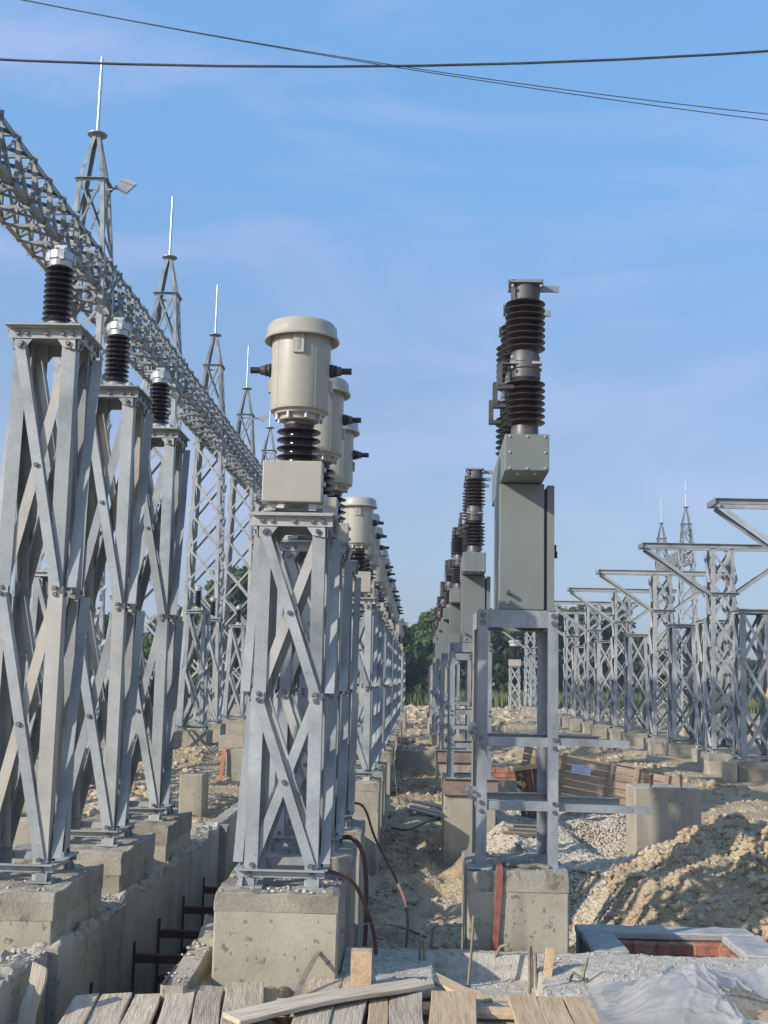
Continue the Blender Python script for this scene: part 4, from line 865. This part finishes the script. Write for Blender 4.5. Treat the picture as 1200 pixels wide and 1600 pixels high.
strap([(-0.58, 11.0, 0.75), (-0.42, 11.0, 0.72), (-0.30, 10.9, 0.45), (-0.1, 10.7, 0.12), (0.0, 10.5, -0.1), (0.0, 10.3, -0.35), (-0.06, 10.2, -0.62)], 'long copper strap looping from the third transformer footing', 0.022, 'face', 'strapbrown')
strap([(-0.62, 6.9, 0.09), (-0.58, 7.2, 0.16), (-0.48, 7.55, 0.27), (-0.28, 7.95, 0.29), (-0.05, 8.25, 0.22), (0.15, 8.4, 0.12)], 'pale bent strip arching over the planks to the step', 0.03, (1, 0, 0), 'rebar')
strap([(-0.64, 6.6, 0.07), (-0.60, 6.85, 0.10), (-0.57, 7.05, 0.03)], 'orange-brown strap end in the gap between the planks', 0.035)
strap([(-3.45, 21.55, 0.6), (-3.47, 21.45, 0.55), (-3.5, 21.4, 0.1), (-3.56, 21.35, -0.1)], 'orange strap on the pillar left of the transformers', 0.07, (1, 0, 0), 'orange')
strap([(-0.33, 25.1, 0.2), (-0.31, 25.05, 0.5), (-0.31, 28, 0.55), (-0.31, 28.1, -0.1)], 'orange strap beside the third bay footing', 0.16, (0, 1, 0), 'orange')
rp = smooth_path([(0.70, 8.66, 0.59), (0.78, 8.60, 0.595), (0.86, 8.57, 0.59), (0.95, 8.60, 0.595), (1.02, 8.56, 0.59)], 10)
ch = MB()
for i_, p_ in enumerate(rp[::2]): ch.lathe([(0.004, -0.016), (0.018, -0.006), (0.016, 0.008), (0.003, 0.016)], 7, p_)
tag(ch.build('spoil_crumbs', 'rebar', None, None, True), 'row of dark mortar crumbs on the nearest breaker footing', 'debris')
tag(MB().tube(smooth_path([(-0.3, 17.6, -0.28), (-0.05, 17.4, -0.28), (0.2, 17.6, -0.2), (0.43, 17.9, -0.13)]), 0.016, 6).build('garden_hose', 'green', None, 60), 'green hose lying across the lane between the rows', 'hose')
tag(MB().tube(smooth_path([(-0.32, 20.6, 0.5), (-0.28, 20.5, 0.1), (-0.2, 20.2, -0.25), (0.0, 19.6, -0.26)]), 0.012, 6).build('loose_cable', 'cable', None, 60), 'black cable hanging off a footing before the pale cross wall', 'cable')
# overhead lines
def span(a, b, sag, r, label):
    a, b = V(a), V(b); n = 40
    pts = [a.lerp(b, k/n)-V((0, 0, sag*4*(k/n)*(1-k/n))) for k in range(n+1)]
    tag(MB().tube(pts, r, 6).build('overhead_cable', 'cable', None, 60), label, 'cable', 'overhead cables')
span((-26, 14, 13.17), (26, 14, 14.58), 4.07, 0.016, 'thick black overhead cable crossing the whole sky')
span((-20, 18, 16.56), (20, 18, 10.52), 1.54, 0.0075, 'upper of the two thin overhead wires slanting down to the right')
span((-20, 18, 16.42), (20, 18, 10.03), 1.26, 0.0075, 'lower of the two thin overhead wires slanting down to the right')

# ------------------------------------------------------------------ crate and loose things by the gravel
cr_ = empty('wooden_crate', (1.72, 18.0, -0.02)); cr_.rotation_euler = (0.0, 0.17, 0.04); cr_.location.z = 0.22
LN, HT = 2.25, 0.68
for row in range(6):
    hh = HT/6; MB().box((LN/2, 0, hh*(row+0.5)), (LN-0.02*random.random(), 0.022, hh-0.012)).build('board', 'cratewood', cr_)
    MB().box((LN/2, 0.9, hh*(row+0.5)), (LN, 0.022, hh-0.012)).build('board', 'cratewood', cr_)
for x in (0.12, 0.50, 1.22, 1.62, 2.08):
    MB().box((x, -0.028, HT/2+0.01), (0.065, 0.03, HT+0.06)).build('batten', 'cratewood', cr_)
for row in range(6):
    hh = HT/6; MB().box((LN-0.01, 0.45, hh*(row+0.5)), (0.022, 0.85, hh-0.012)).build('board', 'cratewood', cr_)
MB().box((0.02, -0.02, -0.035), (0.08, 0.06, 0.05)).build('skid', 'cratewood', cr_)
tag(cr_, 'long tilted wooden crate of horizontal boards beyond the gravel', 'crate')
lb = empty('paper_label', (0, 0, 0)); lb.location = (2.42, 17.93, 0.62); lb.rotation_euler = (0, 0.10, 0.04)
MB().box((0.14, -0.02, 0), (0.29, 0.004, 0.13)).build('sheet', 'paper', lb)
for k in range(4): MB().box((0.13-0.01*(k % 2), -0.0235, 0.042-0.028*k), (0.22-0.03*(k % 3), 0.002, 0.007)).build('text_line', 'print', lb)
tag(lb, 'small white printed label on the tilted crate', 'label')
r = empty('end_panel', (1.62, 17.6, -0.12)); r.rotation_euler = (0, -0.16, -0.2)
for k in range(5): MB().box((0.06+0.085*k, 0.02*(k % 2), 0.36), (0.08, 0.02, 0.72)).build('board', 'darkwood', r)
MB().box((0.2, -0.02, 0.74), (0.52, 0.05, 0.06)).build('batten', 'newwood', r)
tag(r, 'dark wooden end panel leaning against the crate', 'wooden panel')
for k in range(3):
    o = MB().box((0, 0, 0), (0.62, 0.1, 0.03)).build('plank', 'cratewood'); o.location = (1.45+0.06*k, 15.2+0.22*k, gh(1.45, 15.2)+0.06+0.02*k); o.rotation_euler = (0.1, 0.08, 0.35+0.1*k)
    tag(o, ('lowest', 'middle', 'topmost')[k]+' of three short boards dumped on the gravel edge', 'plank', 'boards on the gravel')
for k in range(4):
    x, y = 0.28+0.04*k, 19.2+0.22*k
    o = MB().box((0, 0, 0), (0.75, 0.13, 0.025)).build('plank', 'oldwood'); o.location = (x, y, gh(x, y)+0.05+0.01*k); o.rotation_euler = (0.05, 0.14, -0.5+0.07*k)
    tag(o, ('nearest', 'second', 'third', 'farthest')[k]+' of the boards lying beside the second breaker footing', 'plank', 'boards in the lane')
# red rag heap and brick stack
o = sheet_mesh('orange_netting', 2.35, 3.7, 21.0, 22.2, 40, 30, lambda X, Y: 0.12+0.34*np.exp(-((X-2.95)/0.5)**2-((Y-21.6)/0.45)**2)*(0.7+0.9*np.abs(fbm(X*6, Y*6, 3))), 'orange'); tag(o, 'heap of orange plastic netting behind the crate', 'netting')
bs = empty('brick_stack', (1.0, 21.6, 0.0))
for row in range(4):
    for k in range(6):
        b = MB().box((0.13+0.235*k+0.02*(row % 2), 0, 0.04+0.085*row), (0.225, 0.11, 0.078)).build('brick', 'brick', bs)
tag(bs, 'stack of red bricks behind the pale wall', 'brick stack')

# ------------------------------------------------------------------ gravel and clods
def scatter(name, pts, sizes, m, flat=0.7, seed=3, sub=0, jitter=0.42):
    bm = bmesh.new(); bmesh.ops.create_icosphere(bm, subdivisions=1+sub, radius=1)
    base = np.array([v.co[:] for v in bm.verts]); fc = np.array([[v.index for v in f.verts] for f in bm.faces]); bm.free()
    rg = np.random.RandomState(seed); n = len(pts); nv = len(base)
    vs = np.empty((n, nv, 3)); 
    jit = 1+jitter*(rg.rand(n, nv, 1)-0.5)*2
    sc = np.stack([0.7+0.6*rg.rand(n), 0.7+0.6*rg.rand(n), flat*(0.7+0.6*rg.rand(n))], 1)[:, None, :]
    p = base[None]*jit*sc
    a = rg.rand(n)*6.28; ca, sa = np.cos(a), np.sin(a)
    x = p[..., 0]*ca[:, None]-p[..., 1]*sa[:, None]; y = p[..., 0]*sa[:, None]+p[..., 1]*ca[:, None]
    vs = np.stack([x, y, p[..., 2]], -1)*np.asarray(sizes)[:, None, None]+np.asarray(pts)[:, None, :]
    fs = (fc[None]+(np.arange(n)*nv)[:, None, None]).reshape(-1, 3)
    me = bpy.data.meshes.new(name); me.vertices.add(n*nv); me.vertices.foreach_set('co', vs.astype(np.float32).ravel())
    me.loops.add(fs.size); me.loops.foreach_set('vertex_index', fs.astype(np.int32).ravel()); me.polygons.add(len(fs)); me.polygons.foreach_set('loop_start', (np.arange(len(fs))*3).astype(np.int32))
    me.update(); me.validate(); me.materials.append(M[m]); o = bpy.data.objects.new(name, me); C.objects.link(o); o['kind'] = 'stuff'; return o
rg = np.random.RandomState(9)
n = 52000; X = 1.05+2.45*rg.rand(n); Y = 10.7+9.3*rg.rand(n)**1.25
keep = (X-1.0 > (12.3-Y)*0.95) & (X < 2.15+0.15*np.sin(Y*2)+0.55*sst(12.2, 14.2, Y)+(Y > 16.4)*0.9) & ~((X < 1.2) & (Y > 16) & (Y < 17.2)); X, Y = X[keep], Y[keep]
o = scatter('gravel', np.stack([X, Y, ground_h(X, Y)+0.008], 1), 0.011+0.017*rg.rand(len(X)), 'gravel', 0.75, 4); tag(o, 'bed of pale crushed gravel right of the breakers', 'gravel')
def clods(n, x0, x1, y0, y1, s0, s1, seed, cond=None):
    r_ = np.random.RandomState(seed); X = x0+(x1-x0)*r_.rand(n); Y = y0+(y1-y0)*r_.rand(n); k = vnoise(X*1.3+seed, Y*1.3) > (-0.12 if seed > 1 else -0.4)
    if cond is not None: k &= cond(X, Y)
    X, Y = X[k], Y[k]; s = s0+(s1-s0)*r_.rand(len(X))**5
    return np.stack([X, Y, ground_h(X, Y)-s*0.1], 1), s
parts = [clods(13000, 1.7, 5.2, 9.5, 13.6, 0.005, 0.055, 1), clods(7000, -0.4, 0.95, 8.6, 24.5, 0.008, 0.06, 2), clods(4000, 3.8, 11, 13, 30, 0.015, 0.10, 3, lambda X, Y: ~((X > 6.2) & (X < 7.6))), clods(3000, -5.2, -2.4, 13.3, 30, 0.015, 0.11, 4), clods(2200, 0.9, 2.0, 9.5, 11.6, 0.008, 0.045, 5), clods(900, 1.2, 6, 21, 42, 0.04, 0.16, 6), clods(500, -0.4, 0.5, 25.6, 45, 0.03, 0.13, 7), clods(2600, -3, 16, 42, 84, 0.05, 0.32, 8, lambda X, Y: ~((X > 6) & (X < 7.8) & (Y < 60)))]
o = scatter('soil_clods', np.concatenate([p[0] for p in parts]), np.concatenate([p[1] for p in parts]), 'clod', 0.75, 6, 0, 0.5); tag(o, 'broken clods of dry sandy soil', 'soil')
rg = np.random.RandomState(19); n = 2200; X = -0.4+3.2*rg.rand(n); Y = 6.9+1.42*rg.rand(n); zz = slab_z(X, Y); k = (zz > -0.4) & (Y > 7.1)
o = scatter('loose_chippings', np.stack([X, Y, zz+0.002], 1)[k], (0.003+0.008*rg.rand(n)**3)[k], 'gravel', 0.8, 12); tag(o, 'fine stone chippings strewn over the slab', 'gravel')

rg = np.random.RandomState(29); rub = []
for x0_, x1_, y0_, y1_, zt_, n_ in ((-2.24, -2.06, 7.15, 13.1, 0.27, 420), (-2.34, -2.12, 6.3, 7.1, 0.26, 110), (-1.42, -1.27, 7.0, 8.6, 0.13, 90), (-1.17, -0.43, 7.42, 8.24, PT, 260), (0.45, 1.14, 8.46, 9.40, PT, 150), (-2.96, -2.14, 7.25, 8.3, PT, 260)):
    u_ = rg.rand(n_, 2); rub.append(np.stack([x0_+(x1_-x0_)*u_[:, 0], y0_+(y1_-y0_)*u_[:, 1], np.full(n_, zt_+0.002)], 1))
rub = np.concatenate(rub); o = scatter('mortar_rubble', rub, 0.004+0.016*rg.rand(len(rub))**4, 'agg', 0.7, 15); tag(o, 'crumbs of mortar lying on the trench walls and footings', 'rubble')
# ------------------------------------------------------------------ far things
r = empty('voltage_transformer', (6.25, 75, 2.9))
MB().box((0, 0, 0.22), (0.75, 0.7, 0.42)).build('terminal_box', 'cream', r)
MB().lathe(sheds(0.43, 1.25, 8, 0.14, 0.24), 20).build('insulator', 'porcelain', r, 35)
MB().lathe([(0.2, 1.25), (0.34, 1.3), (0.34, 1.5), (0.42, 1.52), (0.42, 1.62), (0.2, 1.7)], 24).build('head', 'cream', r, 30)
MB().box((0.62, 0, 0.2), (0.5, 0.2, 0.25)).build('side_box', 'cream', r)
tag(r, 'lone far cream transformer seen through the nearest breaker stand', 'transformer')
tag(lat_r_far.at((6.25, 75, 0.0)), 'far lattice stand under the lone cream transformer', 'steel support'); bpy.context.view_layer.update()
ob = [o for o in bpy.data.objects if o.get('label') == 'far lattice stand under the lone cream transformer'][0]; ob.scale = (1, 1, 2.9/3.06)
ex = empty('excavator', (30.6, 96, 0)); ex.rotation_euler = (0, 0, 0.25)
mb = MB(); mb.box((0, 0, 1.35), (3.2, 2.4, 0.95)); mb.box((-0.9, 0, 2.0), (1.3, 2.3, 0.5)); eb = mb.build('body', 'yellow', ex); bv = eb.modifiers.new('bevel', 'BEVEL'); bv.width = 0.08; bv.segments = 2
mb = MB(); mb.box((-1.62, 0, 1.15), (0.5, 2.3, 0.8)); mb.build('counterweight', 'yellow', ex)
mb = MB(); mb.box((0.95, -0.6, 2.35), (1.2, 1.0, 1.35)); cab = mb.build('cab', 'yellow', ex); MB().box((0.95, -1.108, 2.45), (0.9, 0.02, 0.9)).build('window', 'glass', cab); MB().box((1.56, -0.6, 2.45), (0.02, 0.8, 0.9)).build('window', 'glass', cab)
for s in (-1, 1):
    t = MB(); t.prism((0, s*1.0-0.25, 0), (0, s*1.0+0.25, 0), [(-1.5, 0.02), (1.5, 0.02), (1.8, 0.35), (1.5, 0.75), (-1.5, 0.75), (-1.8, 0.35)], V((1, 0, 0)), V((0, 0, 1))); t.build('track', 'black', ex)
mb = MB(); mb.bar((1.3, 0.4, 1.6), (3.4, 0.4, 3.9), 0.35, 0.5); mb.build('boom', 'yellow', ex); mb = MB(); mb.bar((3.3, 0.4, 3.9), (4.6, 0.4, 1.9), 0.3, 0.4); mb.build('stick', 'yellow', ex)
MB().box((4.6, 0.4, 1.5), (0.7, 1.0, 0.8), Matrix.Rotation(0.4, 3, 'Y')).build('bucket', 'rust', ex)
tag(ex, 'yellow excavator at the right edge before the far trees', 'excavator')

# trees
def tree_mesh(seed, h, rad, nl, slim=1.0):
    rn = np.random.RandomState(seed); r = empty('tree')
    tb = MB(); tb.tube([(0, 0, -0.2), (0.05, 0.02, h*0.25), (0.0, 0.1, h*0.55), (0.08, 0.05, h*0.92)], 0.13, 7)
    limbs = []
    for k in range(9):
        a = rn.rand()*6.28; z = h*(0.25+0.55*rn.rand()); e = V((math.cos(a)*rad*0.75, math.sin(a)*rad*0.75, z+h*0.14)); limbs.append(e)
        tb.cyl((0, 0.05, z), e, 0.06, 0.02, 5)
    tb.build('trunk', 'bark', r, 60)
    cl = []
    for k in range(95):
        z = h*(0.10+0.88*rn.rand()); t = (z/h-0.10)/0.88
        rr_ = rad*(0.45+0.75*math.sin(math.pi*min(1, (t*0.85+0.12))))*slim*(0.25+0.75*rn.rand()**0.5); a = rn.rand()*6.28
        cl.append((math.cos(a)*rr_, math.sin(a)*rr_, z, rad*(0.16+0.20*rn.rand())))
    cl = np.array(cl); i = rn.randint(0, len(cl), nl); d = rn.normal(size=(nl, 3)); d /= np.linalg.norm(d, axis=1)[:, None]
    P = cl[i, :3]+d*(cl[i, 3]*(0.4+0.7*rn.rand(nl)))[:, None]*np.array([1, 1, 0.8])
    nrm = d*0.7+rn.normal(size=(nl, 3))*0.7+np.array([0, 0, 0.4]); nrm /= np.linalg.norm(nrm, axis=1)[:, None]
    u = np.cross(nrm, rn.normal(size=(nl, 3))); u /= np.linalg.norm(u, axis=1)[:, None]; w = np.cross(nrm, u)
    s = (0.10+0.15*rn.rand(nl))[:, None]
    q = np.stack([P-u*s*1.3, P-w*s*0.7, P+u*s*1.3, P+w*s*0.7], 1).reshape(-1, 3)
    me = bpy.data.meshes.new('crown'); me.vertices.add(len(q)); me.vertices.foreach_set('co', q.astype(np.float32).ravel())
    me.loops.add(nl*4); me.loops.foreach_set('vertex_index', np.arange(nl*4, dtype=np.int32)); me.polygons.add(nl); me.polygons.foreach_set('loop_start', (np.arange(nl)*4).astype(np.int32))
    me.update(); me.validate(); me.materials.append(M['leaf']); o = bpy.data.objects.new('crown', me); C.objects.link(o); o.parent = r
    return r
TR = [Proto(tree_mesh(1, 9.6, 2.9, 16000)), Proto(tree_mesh(2, 8.6, 2.5, 13000)), Proto(tree_mesh(3, 10.0, 2.0, 11000, 0.8)), Proto(tree_mesh(4, 5.4, 2.6, 11000))]; index_kids()
tl = [(2.4, 112, 0, 0.92, 'tall broad tree closing the lane between the rows'), (4.6, 118, 2, 0.9, 'slim tree right of the lane end'), (0.6, 116, 1, 0.88, 'rounded tree left of the lane end'), (7.4, 110, 1, 0.95, 'tree behind the row of breakers'), (9.2, 116, 2, 1.0, 'tall slim tree seen through the breaker stand, left one'), (11.8, 114, 2, 1.05, 'tall slim tree seen through the breaker stand, right one'), (13.8, 118, 0, 0.98, 'broad tree behind the far tee columns'), (16.5, 116, 2, 1.0, 'slim tree behind the far tee columns'), (19.0, 119, 0, 1.0, 'big tree at the foot of the far cross arms'), (21.8, 118, 1, 0.82, 'lower tree right of the big one'), (24.5, 122, 3, 1.0, 'bush behind the fourth tee column'), (28, 128, 3, 1.05, 'bush between the tee columns'), (31.5, 130, 1, 0.70, 'tree behind the second tee column'), (35, 134, 3, 0.9, 'low bush left of the excavator'), (39, 138, 3, 0.9, 'low bush behind the excavator'), (43, 140, 3, 0.95, 'low bush beyond the excavator'),
      (-13.2, 82, 0, 1.0, 'large tree behind the left gantry'), (-11.2, 86, 1, 0.95, 'tree right of the large one behind the gantry'), (-15.8, 84, 3, 1.2, 'bushy tree left of the large one'), (-19, 88, 1, 0.72, 'tree between the tall stands far behind'), (-23, 86, 3, 1.1, 'bush behind the nearest tall stand'), (-27, 88, 3, 1.15, 'bush behind the left edge'), (-8.8, 90, 3, 1.25, 'bush behind the nearest transformer stand'), (-6, 95, 1, 0.8, 'tree behind the transformer row'), (-3, 102, 3, 1.2, 'bush behind the far transformers')]
for x, y, k, s, lab in tl:
    o = TR[k].at((x, y, -0.05), random.random()*6.28); o.scale = (s, s, s); tag(o, 'dark green '+lab, 'tree', 'trees along the far edge')
# tall grass
rg = np.random.RandomState(31); n = 42000
X = -34+84*rg.rand(n); Y = 84+24*rg.rand(n)**1.2; ok = vnoise(X*0.25, Y*0.12) > -0.15; ok &= ~((X > 27) & (X < 37) & (Y < 101) & (Y > 90)); X, Y = X[ok], Y[ok]; n = len(X)
H = (0.3+0.8*rg.rand(n))*(0.75+0.8*(vnoise(X*0.3+40, Y*0.3)+0.5)); a = rg.rand(n)*6.28; lean = (rg.rand(n)-0.5)*0.6; wd = 0.05+0.05*rg.rand(n)
dx, dy = np.cos(a)*wd, np.sin(a)*wd; Z = ground_h(X, Y)
q = np.stack([np.stack([X-dx, Y-dy, Z], 1), np.stack([X+dx, Y+dy, Z], 1), np.stack([X+lean*H, Y+lean*H*0.3, Z+H], 1)], 1).reshape(-1, 3)
me = bpy.data.meshes.new('tall_grass'); me.vertices.add(len(q)); me.vertices.foreach_set('co', q.astype(np.float32).ravel()); me.loops.add(n*3); me.loops.foreach_set('vertex_index', np.arange(n*3, dtype=np.int32)); me.polygons.add(n); me.polygons.foreach_set('loop_start', (np.arange(n)*3).astype(np.int32))
me.update(); me.validate(); me.materials.append(M['grass']); o = bpy.data.objects.new('tall_grass', me); C.objects.link(o); o['kind'] = 'stuff'; tag(o, 'tall green grass before the far trees', 'grass')

# ------------------------------------------------------------------ let the rows run along their true bearing
bpy.context.view_layer.update()
for o in [o for o in bpy.data.objects if o.parent is None and o.get('category') and o.name.split('.')[0] not in ('overhead_cable', 'gravel', 'soil_clods', 'mortar_rubble', 'loose_chippings')]:
    y_ = o.location.y
    if o.type == 'MESH' and o.location.length < 1e-6: y_ = sum(c[1] for c in o.bound_box)/8
    o.location.x += SKEW*max(0.0, y_-9)
    if o.name.startswith('gantry_beam'): o.rotation_euler.z = -SKEW

# ------------------------------------------------------------------ air
hz = bpy.data.materials.new('thin_haze'); hz.use_nodes = True; t = hz.node_tree; t.nodes.clear()
pv = t.nodes.new('ShaderNodeVolumePrincipled'); pv.inputs['Color'].default_value = (0.80, 0.86, 0.95, 1); pv.inputs['Density'].default_value = 0.0008; pv.inputs['Anisotropy'].default_value = 0.2
ou = t.nodes.new('ShaderNodeOutputMaterial'); t.links.new(pv.outputs['Volume'], ou.inputs['Volume'])
hb = MB().box((0, 70, 8.0), (240, 240, 22)).build('haze', hz); hb['kind'] = 'stuff'
